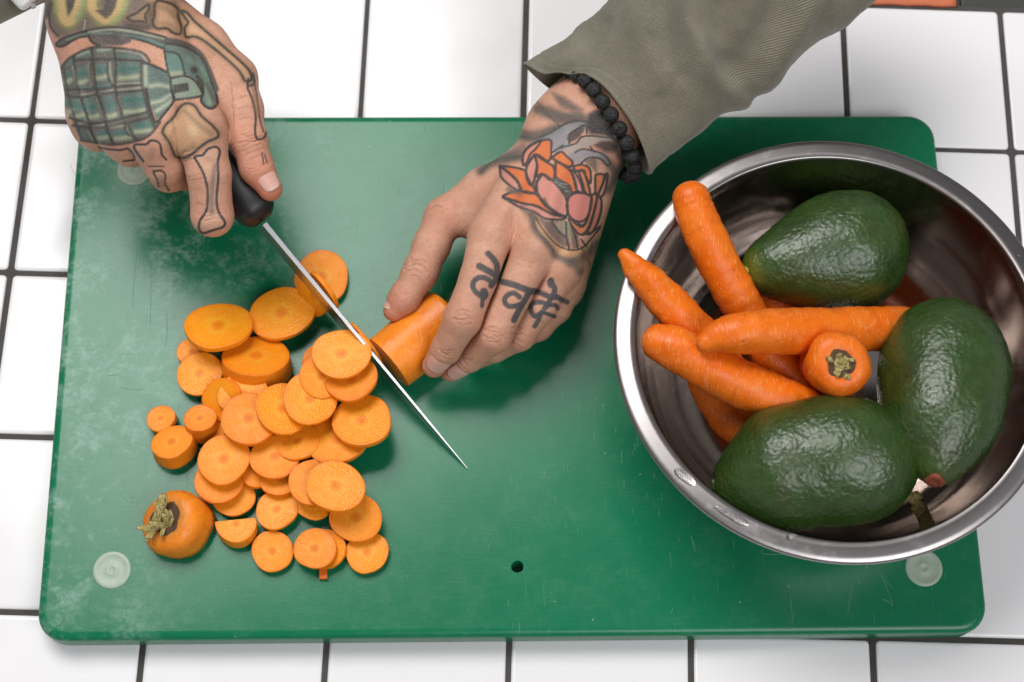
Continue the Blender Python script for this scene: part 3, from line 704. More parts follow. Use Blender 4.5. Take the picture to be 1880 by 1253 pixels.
# ------------------------------------------------------------------ the carrot being cut
def cut_carrot():
    a = P(714, 667, 36.2); b = P(818, 582, 37.0)
    ax = nrm(b - a); ax[2] *= 1; n = 44
    C = spline([list(a), list((a + b) / 2 + np.array([0, 0, 0.2])), list(b)], n)
    R = np.linspace(16.9, 17.9, n)
    V, F, S = tube(C, R, 44, False, 0.30, 10.0, 3.3)
    tip = np.zeros(len(V)); nv = 44
    for fr_ in (0.96, 0.85, 0.6, 0.25):
        cN = C[-1] + ax * (5.0 * math.sqrt(1 - fr_ * fr_)); base = len(V); V = np.vstack([V, C[-1] + ax * (5.0 * math.sqrt(1 - fr_ * fr_)) + (V[(n - 1) * nv:(n - 1) * nv + nv] - C[-1]) * fr_])
        F += [(base - nv + j, base - nv + (j + 1) % nv, base + (j + 1) % nv, base + j) for j in range(nv)]
    tip = np.zeros(len(V)); F.append(tuple(len(V) - nv + j for j in range(nv)))
    e = empty('carrot_being_cut', (a[0], a[1], 18), 'thick carrot piece gripped by the hand against the knife blade', 'carrot')
    mesh('root', V, F, MT['pale'], e, attrs={'tip': tip})
    # cut face
    f0 = V[:nv]; V2 = []; RR = []; DC = []
    cen = f0.mean(0)
    for k, f in enumerate((0.08, 0.25, 0.45, 0.65, 0.85, 0.97, 1.0)):
        for j in range(nv):
            V2.append(cen + (f0[j] - cen) * f - ax * (0.25 if f < 1 else 0.0)); RR.append(f); DC.append((math.cos(6.2832 * j / nv) * .5 + .5, math.sin(6.2832 * j / nv) * .5 + .5, 0.0, 1.0))
    F2 = grid_faces(7, nv); F2.append(tuple(range(nv - 1, -1, -1)))
    mesh('cut_face', np.array(V2), F2, MT['cut'], e, attrs={'rr': RR, 'dirc': DC})
cut_carrot()

# ------------------------------------------------------------------ knife
def knife():
    H = P(486, 411, 86); T = P(858, 860, 19.6)
    e = empty('kitchen_knife', T, 'kitchen knife with black handle cutting the carrot, its tip resting on the green board', 'knife')
    L = np.linalg.norm(T - H); fwd = nrm(T - H); side = nrm(np.cross(fwd, (0, 0, 1)))
    down = nrm(np.cross(fwd, side)); down = down if down[2] < 0 else -down
    down = nrm(down + side * -0.03)
    V = []; n = 60
    for i in range(n + 1):
        s = i / n; sp = H + (T - H) * s
        th = 1.45 * (1 - 0.72 * s) * (1.0 if s < 0.8 else (1 - s) / 0.2 * 0.7 + 0.3)
        hmax = (sp[2] - 18.5) / max(0.1, -down[2]); h = min(31.0, max(0.8, hmax))
        if s > 0.62: h = min(h, 31.0 * math.sqrt(max(0.0, 1 - ((s - 0.62) / 0.385) ** 2)) + 0.4)
        for (dd, tt) in ((0.0, 0.86), (0.35, 1.0), (h * 0.5, 0.62), (h * 0.88, 0.30), (h, 0.04)):
            V.append(sp + down * dd + side * th * tt)
        for (dd, tt) in ((h, -0.04), (h * 0.88, -0.30), (h * 0.5, -0.62), (0.35, -1.0), (0.0, -0.86)):
            V.append(sp + down * dd + side * th * tt)
    F = grid_faces(n + 1, 10); F.append(tuple(range(9, -1, -1))); F.append(tuple(n * 10 + j for j in range(10)))
    b = mesh('blade', np.array(V), F, MT['blade'], e, smooth=True)
    b.modifiers.new('e', 'EDGE_SPLIT').split_angle = math.radians(28)
    # handle
    A = P(484, 404, 81); hd = nrm(P(424, 329, 90.0) - A)
    V = []; m = 40; nv = 28; Ln = 104.0
    sd = nrm(np.cross(hd, (0, 0, 1))); up = np.cross(sd, hd); up = up if up[2] > 0 else -up
    for i in range(m + 1):
        s = i / m * Ln
        if s < 8: k = math.sqrt(max(0.0, 1 - ((8 - s) / 8.6) ** 2)); k = 0.30 + 0.70 * k
        elif s > Ln - 10: k = max(0.15, math.sqrt(max(0.0, 1 - ((s - Ln + 10) / 10.2) ** 2)))
        else: k = 1.0
        wq = (10.0 + 1.4 * math.exp(-((s - 12) / 14) ** 2)) * k; hq = (12.5 + 2.0 * math.exp(-((s - 10) / 12) ** 2) + 1.5 * math.exp(-((s - 100) / 16) ** 2)) * k
        c = A + hd * s
        for j in range(nv):
            a = 2 * math.pi * j / nv; ca_, sa_ = math.cos(a), math.sin(a)
            V.append(c + sd * wq * math.copysign(abs(ca_) ** 0.75, ca_) + up * hq * math.copysign(abs(sa_) ** 0.8, sa_))
    F = grid_faces(m + 1, nv); F.append(tuple(range(nv - 1, -1, -1))); F.append(tuple(m * nv + j for j in range(nv)))
    mesh('handle', np.array(V), F, MT['handle'], e)
knife()

# ------------------------------------------------------------------ steel bowl
BC = np.array([167.6, -20.0]); BZ = BT + 0.3
def bowl():
    prof = [(1, 0.9), (30, 0.8), (44, 0.9), (52, 2.0), (60, 4.6), (68, 9.0), (76, 15.5), (84, 25), (91, 37), (96.5, 50), (100.6, 63), (103.4, 74), (104.6, 80), (105.1, 85.2), (105.4, 86.4), (106.1, 87.0),
            (109, 86.8), (113, 86.3), (115.4, 85.9), (116.3, 85.2), (116.5, 83.8), (115.8, 82.8), (114.6, 82.6),
            (108.0, 82.6), (106.2, 79), (104.2, 70), (101.4, 60), (97.3, 47), (92, 34), (85, 22), (77, 12.5), (69, 6.5), (60, 2.6), (50, 0.3), (44, 0.0), (1, 0.0)]
    # finer steps
    pr = []
    for (r0, z0), (r1, z1) in zip(prof[:-1], prof[1:]):
        k = max(1, int(math.hypot(r1 - r0, z1 - z0) / 4))
        for q in range(k): pr.append((r0 + (r1 - r0) * q / k, z0 + (z1 - z0) * q / k))
    pr.append(prof[-1]); A = 160; V = []; an = []; ra = []; ri = []
    # smooth the inner wall a little
    z0 = BZ
    for i, (r, z) in enumerate(pr):
        if i < 60 and r < 103: z += 0.16 * math.sin(r * 0.9) + 0.10 * math.sin(r * 0.37)      # turned rings
        for j in range(A):
            a = 2 * math.pi * j / A
            w = 1 + 0.0010 * math.cos(2 * a + 1) + 0.0006 * math.cos(5 * a)
            V.append((BC[0] + r * w * math.cos(a), BC[1] + r * w * math.sin(a), z0 + z)); an.append(abs(a - math.pi) ); ra.append(i * 3.0); ri.append(1.0 if z > 84.5 else 0.0)
    F = [f[::-1] for f in grid_faces(len(pr), A)]
    F.append(tuple(range(A))); F.append(tuple((len(pr) - 1) * A + j for j in range(A - 1, -1, -1)))
    o = mesh('mixing_bowl', np.array(V), F, MT['steel'], origin=(BC[0], BC[1], BZ), attrs={'ang': an, 'rad': ra, 'rim': ri})
    return tag(o, 'round stainless steel mixing bowl with a flat rim, full of carrots and avocados', 'bowl')
bowl()
# water drops on the rim
def drop(px, py, z, sx, sy, ang, h, label, seed, grp='water drops on the bowl rim'):
    c = P(px, py, z); V = []; rows = 7; A = 22
    for i in range(rows):
        q = (i / (rows - 1)) * math.pi / 2
        for j in range(A):
            a = 2 * math.pi * j / A; k = 1 + 0.12 * math.sin(2 * a + seed) + 0.05 * math.sin(3 * a + 2 * seed)
            x = sx * k * math.cos(q) * math.cos(a); y = sy * k * math.cos(q) * math.sin(a)
            V.append(c + np.array([x * math.cos(ang) - y * math.sin(ang), x * math.sin(ang) + y * math.cos(ang), (h + 0.9) * math.sin(q) - 0.5]))
    F = grid_faces(rows, A); F.append(tuple((rows - 1) * A + j for j in range(A)))
    o = mesh('water_drop', np.array(V), F, MT['water']); tag(o, label, 'water drop', grp)
drop(1258, 876, 104.6, 6.5, 3.2, -0.75, 1.3, 'crescent water drop on the left lower bowl rim', 1)
drop(1345, 948, 104.6, 9.5, 2.6, -0.50, 1.4, 'long smeared water drop on the bowl rim below the bottom avocado', 2.2)
drop(1452, 986, 104.6, 3.0, 2.0, 0.1, 1.2, 'small round water drop on the front bowl rim', 0.6)
drop(1868, 470, 104.6, 1.2, 0.8, 0.4, 0.8, 'tiny bright water bead on the right side of the bowl rim', 1.5)
GD = 'water drops on the cutting board'
drop(590, 577, 18.3, 3.4, 1.5, -0.5, 0.3, 'wet smear on the board between the large upper slices and the knife', 2.6, GD)
drop(627, 597, 18.3, 1.7, 1.3, 0.3, 0.4, 'small water drop on the board just right of the knife above the held carrot', 0.4, GD)
drop(632, 592, 18.3, 1.0, 0.8, 0.9, 0.3, 'tiniest water drop beside the small one right of the knife', 1.4, GD)
drop(697, 700, 18.3, 1.6, 1.1, -0.8, 0.3, 'water drop on the board left of the blade below the held carrot', 3.1, GD)

# ------------------------------------------------------------------ avocados
APROF = np.array([(0, 0.0), (0.012, 0.17), (0.04, 0.29), (0.09, 0.42), (0.16, 0.535), (0.26, 0.68), (0.38, 0.83), (0.50, 0.945), (0.60, 0.995), (0.68, 0.99), (0.77, 0.925), (0.85, 0.80), (0.92, 0.60), (0.965, 0.41), (0.99, 0.22), (1, 0.0)])
def avocado(stem, blunt, R, label, seed, neck=1.0, bend=0.0, scar=1.0, stem_mat='stemend', squash=1.0):
    a = np.array(stem, float); b = np.array(blunt, float); ax = nrm(b - a); L = np.linalg.norm(b - a)
    ref = np.array([0, 0, 1.0]); u = nrm(ref - (ref @ ax) * ax); v = np.cross(ax, u)
    q = np.linspace(0, 1, 74); t = 0.5 - 0.5 * np.cos(math.pi * q)
    # smooth profile
    pr = spline(APROF, 900); rr = np.interp(t, np.maximum.accumulate(pr[:, 0]), pr[:, 1])
    V = []; T = []; A = 72
    e = empty('avocado', (a + b) / 2 - np.array([0, 0, R]), label, 'avocado', 'avocados in the steel bowl')
    for i, (tt, r) in enumerate(zip(t, rr)):
        r = max(r, 0.0) * R
        w = math.exp(-((tt - 0.22) / 0.18) ** 2) * (neck - 1) ; r *= 1 + w
        c = a + ax * L * tt + v * bend * math.sin(math.pi * tt)
        for j in range(A):
            an = 2 * math.pi * j / A; d = u * math.cos(an) * squash + v * math.sin(an)
            p = c + d * r
            k = min(1.0, r / 8)
            V.append(p + nrm(d) * k * (0.9 * fbm(p, 26, 2, seed) + 0.30 * fbm(p, 5.0, 2, seed + 3) + 0.22 * fbm(p, 2.4, 2, seed + 9)))
            T.append(max(0.0, min(1.0, (0.075 - tt) / 0.06)) * 0.9 * scar)
    F = grid_faces(74, A)
    mesh('skin', np.array(V), F, MT['avo'], e, attrs={'tip': T})
    # stem button
    V = []
    bs = 1.5 if stem_mat == 'scar' else 1.0
    for f, z in ((3.4 * bs, 1.2), (3.3 * bs, -0.6), (2.7 * bs, -1.6), (1.6 * bs, -1.2), (0.3, -1.0)):
        for j in range(18):
            an = 2 * math.pi * j / 18; r = f * (1 + 0.12 * math.sin(3 * an + seed)); p = a + ax * (z + 0.6) + u * r * math.cos(an) + v * r * math.sin(an)
            V.append(p + ax * 0.4 * fbm((p[0], p[1], p[2]), 1.5, 2))
    F = [f[::-1] for f in grid_faces(5, 18)]; F.append(tuple(4 * 18 + j for j in range(18)))
    mesh('stem_button', np.array(V), F, MT[stem_mat], e)
    return e, ax, u, v
avocado(P(1367, 499, 92), P(1653, 434, 74), 34.0, 'dark avocado at the back of the bowl, yellow stem button pointing left', 1.0, 1.0, 2.0)
e, ax, u, v = avocado(P(1716, 884, 112), P(1737, 566, 84), 34.0, 'wet shiny avocado with a reddish brown stem scar at the right of the bowl', 2.0, 1.22, 1.0, 0.25, 'scar')
avocado(P(1309, 890, 88), P(1686, 838, 101), 34.5, 'largest avocado, lying across the front of the bowl over the rim', 3.0, 1.32, -4.0, 0.0, 'avo')

# ------------------------------------------------------------------ the person: two tattooed hands and forearms, sleeves
VOX = 0.62
class Field:
    """signed distance field on a voxel grid, built from tapered capsules blended together"""
    def __init__(s, lo, hi):
        s.lo = np.asarray(lo, float); s.n = np.ceil((np.asarray(hi) - s.lo) / VOX).astype(int)
        s.ax = [s.lo[k] + VOX * np.arange(s.n[k]) for k in range(3)]
    def blank(s): return np.full(s.n, 20.0, np.float32)
    def box(s, lo, hi):
        i0 = np.clip(np.floor((lo - s.lo) / VOX).astype(int), 0, s.n); i1 = np.clip(np.ceil((hi - s.lo) / VOX).astype(int) + 1, 0, s.n)
        return tuple(slice(a, b) for a, b in zip(i0, i1))
    def cap(s, D, a, b, ra, rb, k=0.0, flat=None):
        """smooth-union a tapered capsule into D; flat=(direction, factor) squashes it along a direction"""
        a = np.asarray(a, float); b = np.asarray(b, float); R = max(ra, rb) * (1.25 if flat else 1.0) + 14
        sl = s.box(np.minimum(a, b) - R, np.maximum(a, b) + R)
        X, Y, Z = [s.ax[q][sl[q]].astype(np.float32) for q in range(3)]
        X = X[:, None, None]; Y = Y[None, :, None]; Z = Z[None, None, :]
        d = b - a; L2 = d @ d + 1e-9
        t = np.clip(((X - a[0]) * d[0] + (Y - a[1]) * d[1] + (Z - a[2]) * d[2]) / L2, 0, 1)
        px = X - a[0] - t * d[0]; py = Y - a[1] - t * d[1]; pz = Z - a[2] - t * d[2]
        if flat is not None:
            f, q = flat; dt = px * f[0] + py * f[1] + pz * f[2]; dist = np.sqrt(np.maximum(px * px + py * py + pz * pz + dt * dt * (q * q - 1), 0))
        else: dist = np.sqrt(px * px + py * py + pz * pz)
        v = dist - (ra + (rb - ra) * t)
        o = D[sl]
        if k > 0:
            h = np.maximum(k - np.abs(o - v), 0) / k; D[sl] = np.minimum(o, v) - h * h * k * 0.25
        else: D[sl] = np.minimum(o, v)
    def chain(s, pts, k=3.0):
        D = s.blank()
        for p, q in zip(pts[:-1], pts[1:]): s.cap(D, p[:3], q[:3], p[3], q[3], k)
        return D
    @staticmethod
    def smin(A, B, k):
        h = np.maximum(k - np.abs(A - B), 0) / k; return np.minimum(A, B) - h * h * k * 0.25
    def surface(s, D):
        g = openvdb.FloatGrid(20.0); g.copyFromArray(np.ascontiguousarray(D)); pts, quads = g.convertToQuads(0.0)
        return np.asarray(pts, float) * VOX + s.lo, np.asarray(quads)

def vnormals(V, Q):
    n = np.cross(V[Q[:, 2]] - V[Q[:, 0]], V[Q[:, 3]] - V[Q[:, 1]])
    N = np.zeros_like(V)
    for k in range(4):
        for c in range(3): N[:, c] += np.bincount(Q[:, k], n[:, c], len(V))
    return N / (np.linalg.norm(N, axis=1)[:, None] + 1e-12)

def PR(rows):
    return [np.array([*P(a, b, z), r]) for a, b, z, r in rows]

def seg_dist(p, a, b):
    d = b - a; t = np.clip(((p - a) @ d) / (d @ d + 1e-9), 0, 1)
    return np.linalg.norm(p - a - t[:, None] * d, axis=1), t

def creases(V, N, a, b, at, spread, count, depth, up, seed):
    """fine skin folds across a joint: a, b ends of the bone, at = point along it"""
    a, b = a[:3], b[:3]; d = nrm(b - a); c = a + (b - a) * at
    s = (V - c) @ d; r = V - c - s[:, None] * d; rr = np.linalg.norm(r, axis=1)
    m = (np.abs(s) < spread * 2) & (rr < 18)
    if not m.any(): return
    rg = random.Random(seed); out = np.zeros(m.sum()); sm = s[m]; lat = r[m] @ nrm(np.cross(d, up)); dors = np.clip((N[m] @ up) * 1.6, 0, 1)
    for k in range(count):
        p = (k - (count - 1) / 2) / max(1, count - 1) * spread * 2 + rg.uniform(-.3, .3); cv = rg.uniform(0.012, 0.03) * (1 if p > 0 else -1); sl = rg.uniform(-.12, .12)
        out += np.exp(-((sm - p + cv * lat * lat * 0.6 - sl * lat + 0.35 * np.sin(lat * 0.9 + k)) / 0.55) ** 2) * rg.uniform(0.6, 1.0) * np.exp(-(lat / rg.uniform(4.5, 7.5)) ** 4)
    V[m] -= N[m] * (2.1 * depth * out * dors)[:, None]

# ---- ink painting on skin -------------------------------------------------
class Ink:
    """pigment in the skin: flat shapes and lines traced from the tattoo, laid onto the skin that faces outward there"""
    def __init__(s, V, N):
        s.p = proj(V); d = CAM_C - V; d /= np.linalg.norm(d, axis=1)[:, None]
        s.face = np.clip(((N * d).sum(1) - 0.02) / 0.12, 0, 1)
        s.c = np.zeros((len(V), 3)); s.a = np.zeros(len(V))
        s.T = lambda q: np.asarray(q, float)
        s.mask = np.ones(len(V))
    def use(s, ox, oy, sc): s.T = lambda q: np.asarray(q, float) / sc + np.array([ox, oy])
    def put(s, m, a, col):
        a = a * s.face[m] * s.mask[m]; col = np.asarray(col, float)
        s.c[m] = s.c[m] * (1 - a)[:, None] + col * a[:, None]; s.a[m] = a + s.a[m] * (1 - a)
    def near(s, q, pad):
        return np.where((s.p[:, 0] > q[:, 0].min() - pad) & (s.p[:, 0] < q[:, 0].max() + pad) & (s.p[:, 1] > q[:, 1].min() - pad) & (s.p[:, 1] < q[:, 1].max() + pad))[0]
    def dist(s, P2, q, closed):
        best = np.full(len(P2), 1e9); m = len(q)
        for i in range(m if closed else m - 1):
            a, b = q[i], q[(i + 1) % m]; d = b - a; t = np.clip(((P2 - a) @ d) / (d @ d + 1e-9), 0, 1); e = P2 - a - t[:, None] * d
            best = np.minimum(best, np.einsum('ij,ij->i', e, e))
        return np.sqrt(best)
    def curve(s, q, closed=False, per=5):
        q = s.T(q); n = len(q)
        if n < 3: return q
        if closed: q = np.vstack([q[-2:], q, q[:2]])
        r = spline(q, (len(q) - 1) * per + 1)
        return r[2 * per:-2 * per + 1 - 1] if closed else r
    def line(s, q, w=4.0, col=(0.035, 0.042, 0.045), a=0.80, closed=False, smooth=True, soft=1.3):
        q = s.curve(q, closed) if smooth else s.T(q)
        w *= 1.36; a = min(0.93, a * 1.12)
        m = s.near(q, w + 4)
        if len(m) == 0: return
        d = s.dist(s.p[m], q, closed); s.put(m, np.clip((w / 2 + soft / 2 - d) / soft, 0, 1) * a, col)
    def fill(s, q, col, a=0.8, soft=2.5, smooth=False):
        q = s.curve(q, True) if smooth else s.T(q)
        m = s.near(q, 6)
        if len(m) == 0: return
        P2 = s.p[m]; ins = np.zeros(len(m), bool); n = len(q)
        for i in range(n):
            x0, y0 = q[i]; x1, y1 = q[(i + 1) % n]
            c = ((y0 > P2[:, 1]) != (y1 > P2[:, 1])) & (P2[:, 0] < (x1 - x0) * (P2[:, 1] - y0) / (y1 - y0 + 1e-12) + x0); ins ^= c
        d = s.dist(P2, q, True) * np.where(ins, 1, -1)
        s.put(m, np.clip(d / soft + 0.5, 0, 1) * a, col)
    def shade(s, q, w, col=(0.06, 0.055, 0.05), a=0.5):
        q = s.curve(q); m = s.near(q, w * 2.2)
        if len(m) == 0: return
        d = s.dist(s.p[m], q, False); s.put(m, np.minimum(0.95, np.exp(-(d / w) ** 2) * a * 1.30), col)

person = empty('person', P(700, 250, 60), 'person with tattooed hands, one gripping the knife and one holding the carrot', 'person')

def finish_hand(name, V, Q, N, ink, flush, label=None):
    al = np.clip(ink.a, 0, 1); c0 = al; c = ink.c / np.maximum(al, 1e-4)[:, None]; al = 1 - (1 - al) ** 1.9
    o = mesh(name, V, Q[:, ::-1].copy(), MT['skin'], person, attrs={'ink': np.c_[np.clip(c, 0, 1), al], 'flush': flush})
    if label: o['label'] = label
    return o

def nail(parent, dip, tip, up, r0, r1, u0, u1, half=52, lift=0.62, thick=0.45, tiltu=0.0):
    a = dip[:3]; b = tip[:3]; d = nrm(b - a); up = nrm(np.asarray(up, float) - (np.asarray(up) @ d) * d); sd = np.cross(d, up); L = np.linalg.norm(b - a)
    nu, nv = 15, 17; V = []; T = []
    for i in range(nu):
        q = i / (nu - 1); u = u0 + (u1 - u0) * q
        wk = 1 - 0.28 * max(0, (q - 0.80) / 0.20) ** 2 - 0.22 * max(0, (0.2 - q) / 0.2) ** 2
        for j in range(nv):
            e = 2 * j / (nv - 1) - 1; an = math.radians(half * wk * e)
            r = dip[3] + (tip[3] - dip[3]) * min(1.0, u / L) + lift - (0.06 * (u - L) ** 2 if u > L else 0) - 0.55 * abs(e) ** 6 - 0.4 * (1 - q) ** 6
            uu = u - (0.9 if q > 0.5 else -0.9) * e * e * abs(q - 0.5) * 2
            V.append(a + d * uu + (up * math.cos(an) + sd * math.sin(an)) * r + up * tiltu * q); T.append(q)
    F = grid_faces(nu, nv, False)
    o = mesh('fingernail', np.array(V), F, MT['nail'], parent, attrs={'tip': T})
    md = o.modifiers.new('thick', 'SOLIDIFY'); md.thickness = thick * MM; md.offset = -1
    return o

SKF = lambda V, c, r: np.exp(-(np.linalg.norm(V - c[:3], axis=1) / r) ** 2)
INKC = (0.035, 0.042, 0.045)

# ============ the hand holding the carrot ============
def carrot_hand():
    wr = PR([(1300, 60, 118, 21), (1200, 145, 100, 20), (1100, 240, 84, 19)])
    wr2 = PR([(1250, 20, 116, 21), (1155, 105, 98, 19), (1062, 205, 82, 17.5)])
    idx = PR([(902, 430, 85, 12.2), (879, 512, 86, 10.1), (850, 585, 80, 10.2), (820, 640, 62, 8.2), (797, 672, 49, 6.6)])
    mid = PR([(984, 456, 85, 12.2), (942, 540, 79, 9.9), (906, 615, 70, 9.9), (862, 657, 53, 7.7), (827, 680, 42, 6.4)])
    rin = PR([(1028, 491, 76, 11.2), (990, 562, 68, 9.2), (953, 615, 58, 8.8), (908, 640, 45, 7.6), (875, 658, 33, 6.3)])
    pin = PR([(1040, 520, 62, 10.0), (1022, 566, 56, 8.0), (988, 600, 47, 7.8), (950, 622, 34, 7.0), (925, 640, 27, 5.8)])
    thb = PR([(985, 305, 70, 14.5), (892, 352, 66, 13.0), (816, 400, 61, 10.6), (792, 452, 59, 9.6), (772, 500, 57, 9.3), (742, 548, 53, 7.9), (723, 571, 50, 5.9)])
    bases = PR([(1022, 238, 80, 15), (1050, 262, 80, 15), (1072, 286, 76, 14.5), (1090, 308, 68, 13.5)])
    pts = np.array([p[:3] for p in wr[1:] + idx + mid + rin + pin + thb + bases])
    lo = pts.min(0) - 24; lo[2] = max(lo[2], 12.0); f = Field(lo, np.minimum(pts.max(0) + 26, P(1235, 95, 110) + [30, 30, 26]))
    palm = f.blank()
    for i, (b, fg) in enumerate(zip(bases, (idx, mid, rin, pin))):
        f.cap(palm, b[:3], fg[0][:3], b[3], fg[0][3] - 0.4, 9)
    # flesh under the back of the hand
    dn = np.array([0, 0, -12.0])
    f.cap(palm, bases[1][:3] + dn, mid[0][:3] + dn * 1.2, 13, 12, 9); f.cap(palm, bases[3][:3] + dn * .6, pin[0][:3] + dn, 12, 10, 9)
    f.cap(palm, bases[0][:3] + dn, idx[0][:3] + dn, 12, 10, 9)
    for a, b in zip(wr[:-1], wr[1:]): f.cap(palm, a[:3], b[:3], a[3], b[3], 12)
    for a, b in zip(wr2[:-1], wr2[1:]): f.cap(palm, a[:3], b[:3], a[3], b[3], 12)
    f.cap(palm, wr[2][:3], bases[2][:3], 19, 15, 12); f.cap(palm, wr2[2][:3], bases[0][:3], 17, 15, 12)
    # fold of flesh between thumb and index
    f.cap(palm, P(955, 345, 68), P(872, 408, 66), 13, 7.5, 9); f.cap(palm, P(905, 395, 74), P(866, 415, 66), 9, 6.5, 7)
    fing = None
    for c in (idx, mid, rin, pin):
        D = f.chain(c, 2.5); fing = D if fing is None else f.smin(fing, D, 0.5) + 2.4 * np.exp(-((fing - D) / 1.2) ** 2) * (np.minimum(fing, D) < 6)
    T = f.chain(thb, 5); body = f.smin(palm, fing, 4.0); body = f.smin(body, T, 8.0)
    # knuckle heads, tendons and joints standing out under the skin
    up = np.array([0.0, -0.25, 0.97])
    for c, r in ((idx, 6.6), (mid, 6.8), (rin, 6.2), (pin, 5.8)):
        p = c[0][:3] + up * (c[0][3] - r + 0.9); f.cap(body, p, p + 0.5 * (c[1][:3] - c[0][:3]) * 0.15, r, r, 4)
        q = c[2][:3] + up * (c[2][3] - 5.5 + 0.35); f.cap(body, q - 0.06 * (c[2][:3] - c[1][:3]), q, 5.4, 5.2, 4)
    for b, c, h in ((bases[0], idx, .5), (bases[1], mid, .7), (bases[2], rin, .5)):
        f.cap(body, b[:3] + up * (b[3] - 2.6 + 0.1), c[0][:3] + up * (c[0][3] - 2.6 + h), 2.4, 2.6, 4.5)
    f.cap(body, P(985, 285, 90), P(940, 350, 91.5), 1.6, 1.5, 4); f.cap(body, P(940, 350, 91.5), P(960, 410, 93), 1.5, 1.3, 4)
    V, Q = f.surface(body); N = vnormals(V, Q)
    for c, sd in ((idx, 1), (mid, 2), (rin, 3), (pin, 4)):
        creases(V, N, c[1], c[2], 1.0, 3.6, 5, 0.30, up, sd); creases(V, N, c[2], c[3], 0.98, 1.8, 3, 0.22, up, sd + 20)
    creases(V, N, thb[3], thb[4], 1.0, 3.2, 5, 0.34, nrm((-0.6, 0.1, 0.8)), 9)
    N = vnormals(V, Q)
    fl = np.zeros(len(V))
    for c in (idx, mid, rin, pin):
        fl += 0.55 * SKF(V, c[2], 9) + 0.35 * SKF(V, c[0], 10) + 0.55 * SKF(V, c[-1], 9)
    fl += 0.8 * SKF(V, thb[2], 11) + 0.8 * SKF(V, thb[-1], 14) + 0.35 * SKF(V, thb[4], 10)
    fl = np.clip(fl, 0, 0.9)
    k = Ink(V, N); folds(k); lotus(k); letters(k)
    o = finish_hand('hand', V, Q, N, k, fl, 'hand with lotus tattoo pressing the carrot to the board')
    nail(o, idx[3], idx[4], (0.05, -0.55, 0.83), 7.3, 6.4, 2.5, 13.6, 54, tiltu=0.0)
    nail(o, mid[3], mid[4], (0.25, -0.75, 0.65), 7.0, 6.2, 4.0, 14.2, 50, tiltu=0.0)
    nail(o, thb[5], thb[6], (-0.80, 0.32, 0.5), 7.2, 6.1, 0.0, 11.0, 56)
    return o

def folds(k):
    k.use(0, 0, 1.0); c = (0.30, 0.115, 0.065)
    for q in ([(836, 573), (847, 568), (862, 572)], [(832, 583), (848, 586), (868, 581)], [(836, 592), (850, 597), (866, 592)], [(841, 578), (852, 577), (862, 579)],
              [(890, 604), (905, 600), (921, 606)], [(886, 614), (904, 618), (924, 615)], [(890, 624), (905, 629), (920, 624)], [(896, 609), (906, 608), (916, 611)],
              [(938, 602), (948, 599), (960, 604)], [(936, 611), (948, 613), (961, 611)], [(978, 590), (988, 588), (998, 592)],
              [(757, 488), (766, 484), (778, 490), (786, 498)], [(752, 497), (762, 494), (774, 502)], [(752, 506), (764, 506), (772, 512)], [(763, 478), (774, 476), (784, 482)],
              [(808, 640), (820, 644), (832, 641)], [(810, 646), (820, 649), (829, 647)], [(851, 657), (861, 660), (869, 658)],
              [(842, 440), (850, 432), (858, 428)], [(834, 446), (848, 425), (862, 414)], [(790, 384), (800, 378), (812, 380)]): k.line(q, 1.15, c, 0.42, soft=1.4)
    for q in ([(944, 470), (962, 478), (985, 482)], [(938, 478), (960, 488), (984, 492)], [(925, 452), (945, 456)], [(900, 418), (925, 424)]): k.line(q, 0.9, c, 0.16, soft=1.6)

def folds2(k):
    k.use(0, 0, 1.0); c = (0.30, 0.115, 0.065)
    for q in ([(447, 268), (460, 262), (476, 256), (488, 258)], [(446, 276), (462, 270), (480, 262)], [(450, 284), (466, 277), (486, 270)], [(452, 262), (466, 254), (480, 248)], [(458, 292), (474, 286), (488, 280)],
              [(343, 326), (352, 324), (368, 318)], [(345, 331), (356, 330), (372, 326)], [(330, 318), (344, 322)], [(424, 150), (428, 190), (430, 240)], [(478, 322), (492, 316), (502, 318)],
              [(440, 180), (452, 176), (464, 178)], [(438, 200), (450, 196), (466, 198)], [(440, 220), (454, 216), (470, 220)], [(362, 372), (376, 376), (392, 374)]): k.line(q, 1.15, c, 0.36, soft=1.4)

def letters(k):
    k.use(840, 440, 6.959); c = (0.060, 0.066, 0.074)
    L = lambda q, w: k.line(q, 0.84 * w / 6.959, c, 0.74, soft=2.0)
    # first letter
    L([(390, 180), (450, 240), (500, 320), (505, 420), (500, 470)], 66)
    L([(280, 340), (360, 385), (440, 430), (520, 490)], 74)
    L([(500, 500), (430, 590)], 66)
    L([(440, 550), (370, 500), (290, 485), (220, 520), (195, 590), (225, 660), (285, 710), (320, 690)], 58)
    L([(335, 670), (345, 700), (330, 730)], 88)
    L([(325, 740), (312, 850)], 44)
    # second letter with its head line
    L([(585, 545), (720, 580), (850, 630), (960, 668)], 72)
    L([(905, 690), (850, 790), (780, 910), (720, 1030)], 66)
    L([(790, 735), (730, 690), (660, 700), (605, 755), (610, 815), (660, 855), (740, 850), (800, 830)], 56)
    # third letter
    L([(985, 655), (1080, 690), (1180, 735), (1230, 745)], 60)
    L([(1195, 520), (1185, 570), (1235, 610), (1235, 680), (1200, 740)], 62)
    L([(1190, 545), (1200, 570)], 84)
    L([(1190, 750), (1150, 840), (1110, 880)], 56)
    L([(1140, 830), (1060, 800), (980, 810), (935, 860), (950, 940), (1000, 985), (1050, 950), (1080, 930)], 54)
    L([(1060, 960), (1030, 1040), (985, 1110)], 50)
    # fourth letter fading round the little finger
    L([(1245, 720), (1330, 770), (1400, 800)], 56)
    L([(1170, 840), (1250, 840), (1280, 880)], 48)
    L([(1115, 940), (1190, 965), (1240, 985)], 44)

